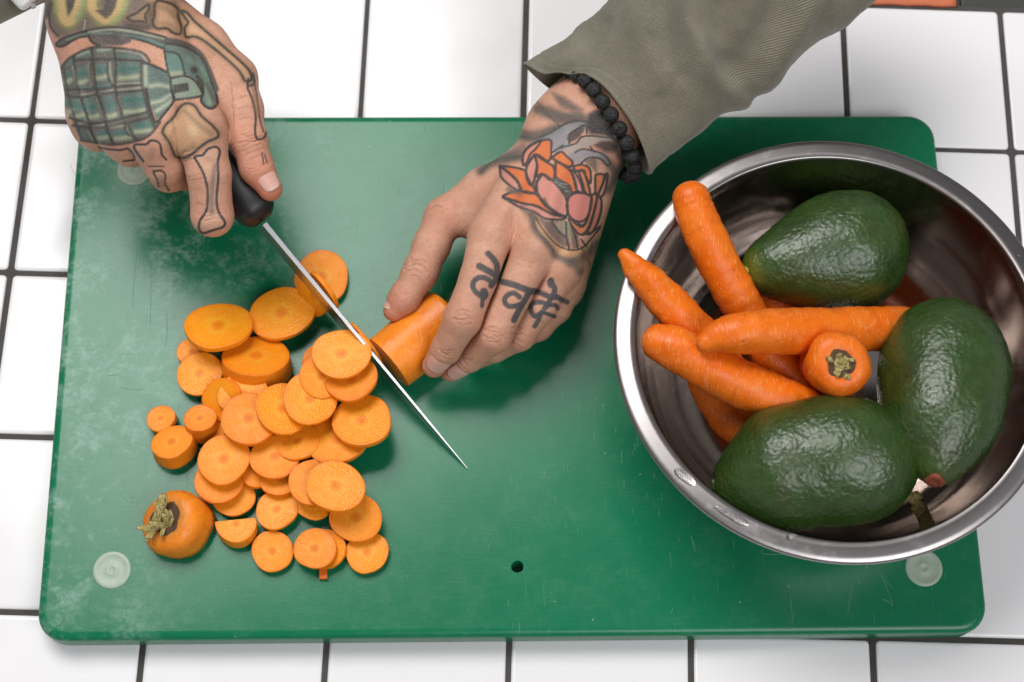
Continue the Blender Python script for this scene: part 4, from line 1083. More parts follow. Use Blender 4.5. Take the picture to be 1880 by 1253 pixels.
def lotus(k):
    k.use(880, 200, 4.178); W = 3.3
    org = (0.66, 0.165, 0.045); org2 = (0.60, 0.19, 0.08); pink = (0.60, 0.25, 0.20); blu = (0.22, 0.25, 0.28); blk = (0.020, 0.026, 0.032); gry = (0.12, 0.10, 0.085)
    # dark washes behind the wrist and the wind bars
    k.fill([(840, 40), (900, 5), (1000, 40), (1080, 160), (1140, 260), (1110, 330), (1060, 250), (960, 205), (850, 190), (810, 120)], blk, 0.88, 8)
    k.fill([(880, 280), (940, 235), (1040, 250), (1110, 300), (1120, 350), (1060, 340), (960, 330)], blk, 0.72, 10)
    k.shade([(960, 380), (1040, 480), (1030, 560), (990, 620)], 8, gry, 0.6); k.shade([(1080, 350), (1100, 420), (1040, 540)], 7, gry, 0.55)
    k.fill([(560, -120), (640, -95), (720, -40), (790, 5), (720, 20), (620, -20)], gry, 0.75, 10)
    k.shade([(450, 0), (560, 40), (680, 80), (790, 80)], 10, gry, 0.75); k.shade([(520, 30), (640, 70), (760, 50)], 8, gry, 0.5)
    k.shade([(190, 205), (300, 200), (440, 225), (600, 150)], 9, gry, 0.75); k.shade([(260, 190), (420, 200), (540, 170)], 9, gry, 0.45)
    k.shade([(10, 480), (80, 420), (180, 385), (330, 365)], 8, gry, 0.75); k.shade([(120, 395), (260, 340), (340, 300)], 9, gry, 0.40)
    k.line([(5, 490), (90, 415), (200, 375), (330, 368)], 2.2, INKC, 0.5); k.line([(190, 210), (320, 212), (440, 232)], 2.2, INKC, 0.5); k.line([(440, -60), (540, 60), (615, 130)], 2.0, INKC, 0.35)
    # waves
    k.fill([(480, 230), (560, 180), (640, 130), (760, 95), (820, 110), (830, 190), (780, 130), (700, 190), (670, 250), (690, 280), (620, 330), (560, 335), (555, 240)], blu, 0.62, 5)
    k.fill([(700, 190), (780, 130), (810, 120), (800, 180), (740, 240), (690, 260), (670, 230)], (0.07, 0.06, 0.06), 0.75, 4)
    k.fill([(640, 300), (740, 265), (800, 220), (930, 210), (1050, 235), (1000, 240), (900, 255), (850, 290), (800, 300), (760, 330), (690, 350)], (0.34, 0.31, 0.28), 0.6, 5)
    k.fill([(680, 350), (760, 320), (880, 320), (960, 350), (1000, 410), (985, 435), (940, 385), (860, 365), (800, 390), (770, 420), (720, 410)], blu, 0.6, 5)
    k.fill([(800, 400), (870, 375), (910, 385), (905, 500), (860, 450)], gry, 0.65, 6)
    for q in ([(470, 215), (560, 175), (650, 120), (760, 92), (860, 110)], [(690, 265), (690, 200), (760, 150), (815, 125), (825, 190)], [(625, 300), (740, 265), (790, 215), (900, 212), (1050, 238), (1110, 290)], [(735, 335), (790, 310), (870, 322), (950, 350), (1000, 410), (985, 437), (950, 400), (900, 375), (830, 380), (780, 420)], [(560, 335), (600, 310), (640, 280)], [(850, 290), (880, 330)]):
        k.line(q, 2.6, INKC, 0.75)
    k.line([(960, 50), (1010, 150), (1060, 260), (1080, 360)], 1.6, (0.30, 0.26, 0.22), 0.6); k.line([(900, 390), (905, 490)], 1.6, (0.4, 0.33, 0.25), 0.6)
    # petals: (outline, colour)
    pet = [
     ([(335, 430), (335, 360), (380, 290), (460, 250), (545, 240), (552, 310), (548, 370), (520, 400), (430, 350), (360, 440)], org),
     ([(335, 430), (340, 340), (400, 280), (470, 250), (430, 310), (390, 350), (360, 420)], pink),
     ([(560, 380), (625, 330), (670, 365), (715, 410), (690, 445), (600, 405)], org),
     ([(425, 355), (500, 400), (570, 450), (575, 530), (540, 545), (480, 500), (440, 520), (445, 440)], org),
     ([(425, 355), (440, 430), (430, 500), (405, 590), (365, 540), (360, 460), (390, 400)], pink),
     ([(585, 410), (660, 445), (700, 480), (730, 540), (745, 625), (710, 640), (690, 590), (585, 520)], org),
     ([(155, 440), (260, 450), (350, 475), (370, 530), (430, 640), (330, 635), (290, 560), (210, 480)], org),
     ([(155, 440), (215, 480), (290, 550), (320, 630), (250, 600), (165, 520)], pink),
     ([(720, 445), (790, 430), (840, 455), (855, 500), (850, 570), (820, 530), (800, 470), (740, 480)], org),
     ([(700, 470), (740, 500), (780, 580), (790, 640), (745, 620), (725, 540)], pink),
     ([(760, 480), (800, 490), (830, 560), (850, 660), (810, 640), (790, 560)], org2),
     ([(890, 515), (965, 510), (945, 580), (910, 650), (890, 640)], org2), ([(965, 510), (985, 510), (960, 640), (925, 680), (915, 650), (945, 580)], pink),
     ([(180, 680), (260, 640), (350, 635), (440, 660), (500, 740), (580, 800), (660, 825), (560, 810), (440, 745), (330, 725)], org),
     ([(180, 680), (330, 725), (440, 750), (560, 810), (660, 830), (620, 850), (500, 840), (420, 790), (300, 750)], pink),
     ([(480, 500), (560, 550), (630, 630), (670, 700), (670, 820), (600, 800), (510, 730), (450, 650), (440, 570)], pink),
     ([(680, 690), (730, 650), (800, 650), (860, 680), (850, 780), (810, 850), (750, 865), (690, 820), (670, 740)], (0.58, 0.20, 0.16)),
     ([(860, 680), (880, 655), (905, 670), (880, 780), (850, 880), (810, 950), (760, 960), (700, 880), (690, 840), (750, 890), (800, 900), (840, 820)], org2),
     ([(905, 670), (935, 700), (930, 800), (880, 930), (830, 960), (860, 870), (890, 760)], (0.55, 0.20, 0.13)),
    ]
    for q, c in pet: k.fill(q, c, 0.80, 2.5, True)
    for q, c in pet: k.line(q, W, INKC, 0.82, True)
    k.fill([(545, 545), (600, 535), (660, 570), (700, 610), (700, 655), (665, 680), (620, 620)], (0.075, 0.085, 0.075), 0.9, 3, True)
    for x, y in ((580, 560), (610, 585), (640, 600), (660, 630), (620, 570), (650, 575)): k.line([(x, y), (x + 22, y + 8)], 1.3, (0.35, 0.35, 0.30), 0.7)
    k.shade([(480, 510), (440, 560), (440, 620)], 3, INKC, 0.5); k.shade([(500, 690), (520, 730)], 2.2, INKC, 0.6)
    k.fill([(750, 870), (790, 885), (830, 845), (800, 910), (770, 915)], INKC, 0.85, 2)
    # leaf fringe under the flower
    k.fill([(430, 830), (470, 870), (520, 960), (600, 1040), (700, 1090), (800, 1070), (870, 1000), (920, 930), (900, 1010), (830, 1090), (750, 1140), (690, 1150), (610, 1120), (540, 1040), (470, 960), (430, 890)], (0.60, 0.34, 0.17), 0.7, 4)
    k.fill([(440, 830), (520, 860), (660, 860), (680, 960), (700, 1060), (640, 1060), (560, 990), (490, 900)], (0.13, 0.105, 0.09), 0.70, 6)
    k.fill([(560, 870), (660, 860), (670, 985), (610, 930)], (0.40, 0.31, 0.23), 0.6, 4)
    k.fill([(660, 870), (690, 870), (700, 975), (672, 985)], (0.22, 0.26, 0.16), 0.8, 3)
    k.fill([(690, 880), (760, 980), (770, 1060), (720, 1075), (700, 980)], (0.16, 0.12, 0.09), 0.7, 4)
    for q in ([(430, 830), (470, 900), (540, 990), (620, 1060), (720, 1085), (800, 1060), (880, 970), (925, 920)], [(415, 850), (440, 930), (520, 1020), (570, 1090)], [(700, 880), (740, 990), (755, 1080)], [(665, 870), (670, 990), (690, 1080)], [(560, 870), (610, 940), (660, 985)], [(790, 970), (860, 950), (930, 900)], [(780, 1000), (820, 1060)]):
        k.line(q, 2.4, INKC, 0.78)
    k.shade([(400, 810), (430, 930), (540, 1050), (590, 1130), (700, 1170)], 7, gry, 0.55); k.shade([(230, 620), (310, 650)], 6, gry, 0.5); k.shade([(330, 760), (420, 830)], 6, gry, 0.4)
    k.shade([(700, 1180), (760, 1150), (840, 1100), (900, 1030)], 9, gry, 0.5); k.shade([(740, 1190), (770, 1250)], 8, gry, 0.45); k.line([(780, 1060), (830, 1150), (850, 1200)], 2, INKC, 0.5); k.line([(870, 1020), (840, 1110)], 2, INKC, 0.5)
    k.fill([(800, 1100), (840, 1090), (830, 1180), (800, 1150)], (0.45, 0.17, 0.08), 0.5, 5)

# ============ the fist on the knife ============
def knife_hand():
    wr = PR([(250, -230, 176, 22), (235, -90, 158, 20.5), (222, -5, 146, 19)])
    wr2 = PR([(165, -230, 172, 21), (160, -90, 154, 19.5), (160, -5, 141, 17.5)])
    bases = PR([(258, 28, 143, 15.5), (222, 20, 144, 16), (182, 26, 140, 16), (150, 42, 132, 15)])
    idx = PR([(366, 238, 126, 13.2), (384, 320, 117, 11.3), (390, 396, 104, 10.9), (396, 388, 78, 9.2), (432, 362, 64, 7.5)])
    mid = PR([(285, 252, 124, 13.0), (302, 300, 112, 11.0), (310, 316, 98, 10.6), (345, 318, 78, 9.2), (378, 300, 74, 7.5)])
    rin = PR([(222, 236, 122, 12.4), (234, 262, 110, 10.6), (240, 272, 97, 10.0), (275, 274, 79, 8.8), (310, 262, 77, 7.2)])
    pin = PR([(166, 208, 116, 11.6), (172, 236, 104, 10.0), (178, 246, 93, 9.2), (212, 248, 80, 8.0), (240, 238, 78, 6.8)])
    thb = PR([(292, 30, 128, 15.5), (372, 85, 122, 13.2), (432, 142, 116, 11.0), (447, 200, 113, 9.8), (456, 258, 110, 9.4), (471, 308, 105, 8.4), (496, 347, 101, 6.6)])
    pts = np.array([p[:3] for p in wr[1:] + wr2[1:] + idx + mid + rin + pin + thb + bases])
    lo = pts.min(0) - 23; hi = pts.max(0) + 23; hi[2] += 8
    f = Field(lo, hi); palm = f.blank()
    dn = np.array([0, 0, -13.0])
    for b, fg in zip(bases, (idx, mid, rin, pin)):
        f.cap(palm, b[:3], fg[0][:3], b[3], fg[0][3] - 0.3, 10); f.cap(palm, b[:3] + dn, fg[0][:3] + dn * 0.8, 13, 10.5, 9)
    for w in (wr, wr2):
        for a, b in zip(w[:-1], w[1:]): f.cap(palm, a[:3], b[:3], a[3], b[3], 12)
    f.cap(palm, wr[2][:3], bases[0][:3], 19, 15.5, 12); f.cap(palm, wr2[2][:3], bases[3][:3], 17.5, 15, 12)
    f.cap(palm, P(330, 90, 124), P(402, 170, 116), 13.5, 9.5, 9); f.cap(palm, P(392, 150, 112), P(412, 215, 104), 10, 7.5, 7)
    fing = None
    for c in (idx, mid, rin, pin):
        D = f.chain(c, 2.5); fing = D if fing is None else f.smin(fing, D, 0.8) + 2.0 * np.exp(-((fing - D) / 1.2) ** 2) * (np.minimum(fing, D) < 6)
    T = f.chain(thb, 5); body = f.smin(palm, fing, 6.0); body = f.smin(body, T, 3.5)
    up = nrm((0.0, -0.35, 0.94))
    for c, r in ((idx, 7.0), (mid, 7.2), (rin, 6.6), (pin, 6.0)):
        p = c[0][:3] + up * (c[0][3] - r + 0.7); f.cap(body, p, p + 0.08 * (c[1][:3] - c[0][:3]), r, r, 4.5)
    for b, c, h in ((bases[0], idx, .35), (bases[1], mid, .5), (bases[2], rin, .35), (bases[3], pin, .2)):
        f.cap(body, b[:3] + up * (b[3] - 2.6), c[0][:3] + up * (c[0][3] - 2.6 + h), 2.4, 2.7, 5)
    V, Q = f.surface(body); N = vnormals(V, Q)
    creases(V, N, thb[3], thb[4], 1.0, 4.2, 6, 0.42, nrm((0.3, -0.2, 0.93)), 31); creases(V, N, idx[0], idx[1], 0.55, 2.2, 3, 0.28, nrm((-0.6, -0.2, 0.77)), 5)
    creases(V, N, thb[5], thb[6], 0.1, 1.6, 3, 0.2, nrm((0.3, -0.2, 0.93)), 33); creases(V, N, idx[1], idx[2], 0.9, 2.5, 4, 0.22, nrm((0, -0.6, 0.8)), 15)
    N = vnormals(V, Q)
    fl = 0.9 * SKF(V, thb[-1], 17) + 0.35 * SKF(V, thb[4], 10) + 0.25 * SKF(V, idx[2], 14) + 0.6 * SKF(V, mid[2], 12)
    for c in (idx, mid, rin): fl += 0.25 * SKF(V, c[0], 10)
    fl = np.clip(fl, 0, 0.9)
    k = Ink(V, N); folds2(k); grenade(k)
    o = finish_hand('hand', V, Q, N, k, fl, 'fist with green grenade and bone tattoos closed around the knife handle')
    nail(o, thb[5], thb[6], (0.42, -0.30, 0.86), 8.2, 6.7, 1.2, 16.0, 50, tiltu=0.0)
    return o

def grenade(k):
    W = 3.5; gr = (0.105, 0.178, 0.158); gl = (0.34, 0.37, 0.25); dk = (0.035, 0.040, 0.040); gy = (0.13, 0.12, 0.11)
    skin = (0.60, 0.36, 0.25); bone = (0.62, 0.40, 0.20)
    # smoky band with the lower ends of two glowing letters
    k.use(0, 0, 4.476)
    k.fill([(290, -60), (1120, -60), (1240, 30), (1230, 230), (1080, 235), (900, 240), (700, 265), (560, 300), (470, 300), (410, 220), (400, 120), (340, 150), (300, 90)], (0.14, 0.125, 0.11), 0.72, 14)
    k.fill([(400, 110), (470, 90), (520, 200), (560, 290), (470, 300), (410, 200)], (0.16, 0.12, 0.10), 0.5, 8)
    for q in ([(490, -40), (500, 60), (520, 150), (570, 180), (620, 120), (650, 40), (680, -40)], [(760, -40), (755, 60), (800, 120), (860, 165), (930, 130), (990, 50), (1010, -40)]):
        k.shade(q, 11, (0.44, 0.42, 0.12), 0.65); k.line(q, 11, (0.62, 0.42, 0.20), 0.85, soft=5)
    k.shade([(450, -30), (470, 90)], 6, (0.30, 0.36, 0.14), 0.5); k.shade([(700, -30), (660, 110), (640, 150)], 6, (0.25, 0.33, 0.16), 0.6); k.shade([(1040, -30), (1010, 90), (930, 180)], 6, (0.30, 0.36, 0.14), 0.6)
    k.fill([(545, -40), (625, -40), (600, 60), (562, 130), (550, 60)], (0.085, 0.075, 0.07), 0.9, 3)
    k.fill([(870, -40), (960, -40), (950, 60), (920, 120), (870, 160), (820, 120), (775, 85), (850, 80), (860, 40)], (0.10, 0.085, 0.08), 0.88, 3)
    k.line([(420, 30), (400, 90), (370, 140)], 7, (0.06, 0.06, 0.055), 0.6, soft=4); k.line([(405, 110), (410, 200), (440, 260), (480, 300)], 3, INKC, 0.7)
    k.line([(700, 170), (690, 240)], 2, (0.5, 0.45, 0.38), 0.6); k.shade([(1060, 200), (1230, 210), (1250, 60)], 8, (0.05, 0.05, 0.045), 0.6)
    # carpal bones
    def bonefill(q):
        k.fill(q, bone, 0.28, 4, True); k.shade(list(q) + [q[0]], 6.5, (0.30, 0.17, 0.085), 0.42); qq = k.T(np.array(q, float)); c = qq.mean(0)
        k.line(q, W, INKC, 0.80, True)
    bonefill([(1045, 150), (1120, 110), (1215, 40), (1225, 70), (1195, 130), (1200, 185), (1150, 175), (1080, 175)])
    bonefill([(1270, 60), (1290, 10), (1350, 15), (1420, 40), (1470, 85), (1465, 140), (1490, 220), (1480, 280), (1420, 270), (1370, 235), (1290, 235), (1255, 190), (1270, 120)])
    k.shade([(1310, 60), (1380, 80), (1430, 130)], 5, (0.25, 0.17, 0.10), 0.35); k.shade([(1300, 190), (1380, 200), (1450, 250)], 5, (0.28, 0.18, 0.10), 0.3)
    k.use(0, 0, 2.7232)
    bonefill([(905, 60), (935, 65), (975, 110), (1050, 175), (1130, 245), (1210, 315), (1250, 360), (1255, 400), (1225, 405), (1195, 355), (1120, 285), (1040, 220), (980, 185), (930, 185), (925, 140), (940, 110)])
    k.line([(1240, 395), (1238, 440), (1262, 500), (1278, 580), (1275, 650), (1285, 695), (1320, 690), (1330, 665)], 3, INKC, 0.78); k.line([(1265, 370), (1270, 420), (1240, 430)], 4, INKC, 0.6)
    k.line([(1275, 425), (1290, 520), (1300, 600), (1318, 660)], 2.4, INKC, 0.55); k.shade([(1265, 440), (1285, 560)], 5, (0.30, 0.17, 0.10), 0.35)
    k.line([(1310, 765), (1318, 820)], 2, INKC, 0.6); k.line([(1325, 775), (1335, 815)], 2, INKC, 0.5)
    # grenade, traced over the back of the hand
    k.use(80, 40, 4.8206)
    body = [(105, 500), (150, 410), (240, 310), (420, 230), (640, 230), (860, 270), (905, 350), (910, 600), (950, 800), (990, 900), (1030, 880), (960, 985), (850, 1050), (620, 1090), (470, 1070), (340, 1050), (290, 960), (220, 800), (130, 620)]
    k.fill(body, (0.105, 0.115, 0.102), 0.80, 5)
    # raised blocks: rows of quads
    rows = [
     [(285, 320), (300, 285), (400, 250), (425, 275), (420, 300), (360, 315)],
     [(300, 420), (380, 375), (390, 500), (385, 545), (305, 570)],
     [(455, 375), (560, 365), (565, 480), (555, 530), (465, 530)],
     [(655, 355), (845, 360), (850, 525), (660, 530)],
     [(310, 575), (430, 565), (435, 600), (320, 610)], [(465, 560), (600, 545), (605, 580), (470, 600)],
     [(350, 690), (435, 665), (480, 790), (495, 870), (405, 880)],
     [(525, 665), (605, 650), (640, 770), (650, 850), (570, 870)],
     [(690, 650), (880, 625), (905, 770), (730, 830)],
     [(255, 680), (320, 680), (375, 870), (300, 860)],
     [(320, 970), (400, 960), (440, 1045), (350, 1040)], [(470, 980), (545, 960), (590, 1060), (500, 1055)], [(620, 970), (730, 960), (790, 1030), (660, 1065)], [(795, 930), (930, 870), (960, 950), (840, 1005)],
     [(195, 440), (240, 430), (255, 550), (210, 560)], [(120, 500), (165, 470), (180, 560), (135, 580)], [(200, 350), (245, 310), (250, 380), (205, 400)], [(460, 245), (600, 235), (605, 270), (470, 275)], [(640, 280), (850, 300), (855, 335), (650, 320)], [(190, 680), (240, 690), (270, 830), (235, 800)],
    ]
    for q in rows:
        k.fill(q, gr, 0.85, 2.2); a = np.array(q, float); c = a.mean(0)
        lo = a[a[:, 1] > c[1]]
        if (a[:, 1].max() - a[:, 1].min()) > 90:
            k.shade([(a[:, 0].min() + 20, a[:, 1].max() - 30), (c[0], a[:, 1].max() - 34), (a[:, 0].max() - 18, a[:, 1].max() - 46)], 4.2, gl, 0.85)
            k.shade([(a[:, 0].min() + 15, c[1] - 20), (a[:, 0].max() - 15, c[1] - 25)], 4.5, (0.05, 0.155, 0.13), 0.7)
    # light bevels and cross bars
    for q in ([(650, 255), (760, 262), (870, 290)], [(660, 555), (850, 545)], [(660, 610), (855, 585)], [(480, 640), (610, 610)], [(320, 650), (440, 640)], [(400, 380), (410, 470), (430, 560)], [(585, 370), (590, 460), (610, 540)], [(480, 680), (510, 780), (545, 870)], [(660, 670), (690, 780), (710, 850)], [(730, 920), (780, 1010)], [(590, 930), (700, 920)], [(310, 900), (390, 890)], [(420, 940), (530, 915)], [(870, 300), (905, 340)], [(260, 400), (280, 480), (300, 560)], [(300, 300), (400, 265)], [(480, 255), (590, 245)], [(400, 970), (440, 1050)]):
        k.line(q, 3.6, (0.36, 0.36, 0.27), 0.55, soft=2.5)
    for q in ([(110, 500), (160, 400), (250, 310), (430, 230), (650, 235), (870, 275), (940, 355)], [(425, 235), (435, 330), (450, 470), (470, 600), (500, 740), (550, 900), (610, 1080)], [(625, 240), (640, 400), (630, 560), (680, 740), (720, 880), (810, 1040)], [(265, 320), (280, 450), (310, 620), (370, 800), (420, 950), (460, 1060)], [(175, 420), (200, 560), (230, 700), (290, 900), (340, 1050)],
              [(870, 350), (870, 520), (890, 650), (930, 800), (980, 930)], [(905, 370), (905, 560), (930, 730), (985, 890)], [(275, 345), (420, 335), (640, 335), (860, 345)], [(130, 610), (300, 600), (460, 600), (640, 575), (860, 560)], [(140, 640), (310, 670), (460, 645), (630, 625), (880, 610)], [(230, 850), (400, 900), (550, 890), (720, 850), (920, 800)], [(260, 920), (400, 935), (560, 930), (720, 900), (930, 850)], [(330, 1050), (470, 1070), (620, 1090), (850, 1050), (960, 985), (1030, 890)],
              [(410, 380), (415, 480), (445, 590)], [(565, 370), (570, 480), (610, 560)], [(490, 670), (560, 880)], [(640, 650), (700, 850)], [(340, 680), (400, 880)], [(720, 920), (740, 990), (830, 1040)], [(550, 950), (620, 1080)], [(400, 950), (480, 1070)]):
        k.line(q, 3.6, dk, 0.60, soft=2.0)
    # neck
    k.fill([(890, 360), (1000, 400), (1110, 480), (1125, 600), (1150, 700), (1090, 790), (1000, 870), (960, 760), (915, 620)], gr, 0.82, 3)
    for q in ([(950, 570), (1030, 560), (1110, 580)], [(960, 720), (1040, 700), (1120, 650)], [(1000, 790), (1080, 740), (1130, 700)], [(900, 400), (905, 560)]): k.shade(q, 4, (0.40, 0.45, 0.33), 0.75)
    k.line([(890, 360), (1000, 405), (1110, 470), (1130, 600), (1150, 700), (1080, 800), (990, 890), (940, 760), (910, 600)], W, dk, 0.8); k.line([(1125, 480), (1140, 600), (1165, 700)], 3, dk, 0.7)
    # fuse head and lever
    k.fill([(1130, 510), (1230, 480), (1330, 520), (1390, 600), (1390, 660), (1180, 690), (1140, 600)], (0.20, 0.29, 0.22), 0.75, 3); k.fill([(1145, 560), (1280, 540), (1290, 610), (1150, 640)], (0.045, 0.045, 0.045), 0.92, 2)
    k.line([(1180, 690), (1390, 660), (1390, 600), (1330, 515), (1240, 480), (1130, 500)], W, dk, 0.8)
    k.fill([(1060, 200), (1200, 210), (1340, 280), (1420, 370), (1490, 560), (1540, 700), (1500, 765), (1440, 755), (1395, 700), (1410, 620), (1370, 530), (1270, 470), (1110, 480), (1080, 360)], gr, 0.80, 3)
    k.shade([(1380, 520), (1440, 620), (1470, 720)], 5, (0.25, 0.36, 0.27), 0.7); k.shade([(1290, 330), (1390, 420), (1430, 520)], 6, (0.20, 0.33, 0.26), 0.6)
    k.fill([(1090, 270), (1180, 290), (1220, 350), (1240, 470), (1110, 480), (1085, 360)], (0.12, 0.25, 0.20), 0.7, 3); k.shade([(1130, 460), (1210, 455)], 4, gl, 0.75)
    k.line([(1065, 210), (1085, 360), (1110, 480)], 3, dk, 0.75); k.line([(1090, 265), (1180, 285), (1220, 345), (1250, 470)], 3, dk, 0.7)
    k.line([(1070, 190), (1210, 210), (1350, 275), (1430, 370), (1490, 540), (1540, 700), (1500, 765), (1440, 755), (1395, 700), (1410, 620), (1365, 530)], 3.8, dk, 0.8); k.line([(1080, 160), (1230, 190), (1370, 270), (1450, 400), (1530, 600)], 7, (0.07, 0.075, 0.07), 0.7, soft=4)
    k.shade([(1330, 425), (1334, 432)], 5.5, dk, 0.95); k.line([(1360, 490), (1400, 540), (1410, 620)], 5, dk, 0.75)
    # curved spoon bar across the top
    k.fill([(110, 190), (180, 150), (390, 85), (600, 55), (800, 75), (1070, 135), (1080, 210), (1040, 235), (900, 180), (760, 150), (500, 130), (300, 145), (170, 215), (115, 215)], (0.085, 0.105, 0.095), 0.85, 4)
    k.line([(400, 85), (600, 65), (800, 88), (1060, 145)], 4.5, (0.36, 0.37, 0.28), 0.75, soft=3); k.line([(200, 160), (390, 110), (600, 105)], 3, (0.20, 0.25, 0.21), 0.6, soft=2.5); k.line([(700, 130), (900, 160), (1050, 210)], 4.5, (0.13, 0.23, 0.19), 0.8, soft=3)
    k.fill([(390, 105), (780, 130), (770, 180), (690, 210), (480, 210), (420, 165)], (0.10, 0.09, 0.085), 0.85, 4)
    k.line([(110, 195), (180, 145), (390, 80), (600, 50), (800, 70), (1080, 140)], 3.4, dk, 0.75); k.line([(115, 215), (170, 218), (300, 145), (400, 125)], 3.4, dk, 0.75); k.line([(400, 130), (430, 185), (500, 215)], 3.4, dk, 0.75); k.line([(780, 145), (900, 175), (1050, 235)], 3.4, dk, 0.75)
    # finger bones
    k.use(180, 160, 4.3207)
    bonefill([(515, 370), (530, 310), (600, 240), (650, 160), (710, 130), (770, 155), (820, 230), (900, 300), (950, 360), (945, 400), (860, 440), (770, 510), (700, 560), (620, 555), (590, 500), (560, 430)])
    k.shade([(690, 190), (750, 250), (800, 300), (900, 370)], 6, (0.28, 0.18, 0.11), 0.45); k.shade([(600, 330), (580, 420)], 5, (0.32, 0.20, 0.12), 0.3); k.shade([(660, 520), (760, 460)], 5, (0.34, 0.19, 0.12), 0.4); k.shade([(740, 340), (760, 360)], 7, (0.72, 0.50, 0.28), 0.5)
    q = [(765, 560), (830, 540), (870, 495), (930, 475), (965, 510), (950, 600), (955, 700), (945, 820), (940, 920), (960, 1000), (1005, 1070), (990, 1110), (900, 1140), (830, 1160), (800, 1120), (810, 1060), (860, 980), (870, 880), (860, 760), (820, 650)]
    k.fill(q, (0.60, 0.36, 0.24), 0.4, 4, True); k.line(q, W, INKC, 0.82, True); k.shade([(930, 620), (905, 800), (900, 1000)], 5, (0.20, 0.14, 0.12), 0.5); k.shade([(860, 570), (910, 580)], 4, (0.35, 0.18, 0.12), 0.3)
    k.line([(360, 590), (300, 510), (290, 460), (380, 455), (420, 425), (480, 440), (500, 490), (510, 540), (540, 575)], 3.2, INKC, 0.75); k.line([(400, 630), (520, 630)], 2.4, INKC, 0.5); k.shade([(430, 500), (420, 560)], 6, (0.45, 0.24, 0.18), 0.4)
    k.line([(10, 480), (90, 495), (180, 500), (235, 490), (275, 530), (290, 575), (240, 585), (200, 590)], 3.0, INKC, 0.7); k.line([(440, 680), (470, 740), (480, 790)], 3, INKC, 0.7); k.line([(440, 670), (500, 665), (535, 700), (530, 760), (560, 820)], 3, INKC, 0.7); k.shade([(500, 720), (510, 780)], 5, (0.30, 0.2, 0.15), 0.4)

h1 = carrot_hand()
h2 = knife_hand()

# ------------------------------------------------------------------ sleeves
def sleeve(name, rings, nv, n, label, seed, folds=1.0, thick=1.3, ridges=()):
    """rings: closed outlines of the cloth tube (photo px, px, height mm), same number of points in each"""
    RR = []
    for ring in rings:
        q = np.array([P(*p) for p in ring]); m = len(q)
        s = spline(np.vstack([q[-2:], q, q[:3]]), (m + 4) * 12 + 1)[24:24 + m * 12]
        d = np.r_[0, np.cumsum(np.linalg.norm(np.diff(np.vstack([s, s[:1]]), axis=0), axis=1))]; par = np.arange(m * 12 + 1) / 12.0
        # blend of equal index and equal length spacing keeps the creases on their points
        u = np.linspace(0, m, nv, endpoint=False)
        s2 = np.vstack([s, s[:1]]); RR.append(np.stack([np.interp(u, par, s2[:, c]) for c in range(3)], 1))
    RR = np.array(RR); G = spline(RR.reshape(len(RR), -1), n).reshape(n, nv, 3)
    V = []; UV = []
    per = np.linalg.norm(np.diff(np.concatenate([G, G[:, :1]], 1), axis=1), axis=2).mean(0); cu = np.r_[0, np.cumsum(per)]
    ln = np.r_[0, np.cumsum(np.linalg.norm(np.diff(G.mean(1), axis=0), axis=1))]
    for i in range(n):
        c = G[i].mean(0); q = i / (n - 1); pj = proj(G[i]); fo = np.zeros(nv)
        for line, amp, wd in ridges:
            L = np.array(line, float); best = np.full(nv, 1e9)
            for a_, b_ in zip(L[:-1], L[1:]):
                dd = b_ - a_; tt = np.clip(((pj - a_) @ dd) / (dd @ dd), 0, 1); best = np.minimum(best, np.linalg.norm(pj - a_ - tt[:, None] * dd, axis=1))
            fo += amp * np.exp(-(best / wd) ** 2)
        fo *= (np.arange(nv) / nv > 0.02) & (np.arange(nv) / nv < 0.62)
        for j in range(nv):
            p = G[i, j]; d = nrm(p - c)
            w = folds * ((4.6 * fbm((p[0] * 0.8 + p[1] * 0.6, (p[1] - p[0]) * 0.30, p[2] * 0.4), 34, 2, seed) + 0.5 * fbm(p, 7, 2, seed + 5)) * min(1, 0.25 + q * 5))
            hem = 0.9 * math.exp(-((ln[i] - 1.0) / 1.6) ** 2) - 0.6 * math.exp(-((ln[i] - 11.5) / 0.8) ** 2)
            V.append(p + d * (w + hem + fo[j])); UV.append((cu[j], ln[i]))
    F = grid_faces(n, nv)
    o = mesh(name, np.array(V), F, MT['cloth'], person, uv=UV); o['label'] = label
    md = o.modifiers.new('thick', 'SOLIDIFY'); md.thickness = thick * MM; md.offset = -1
    return o
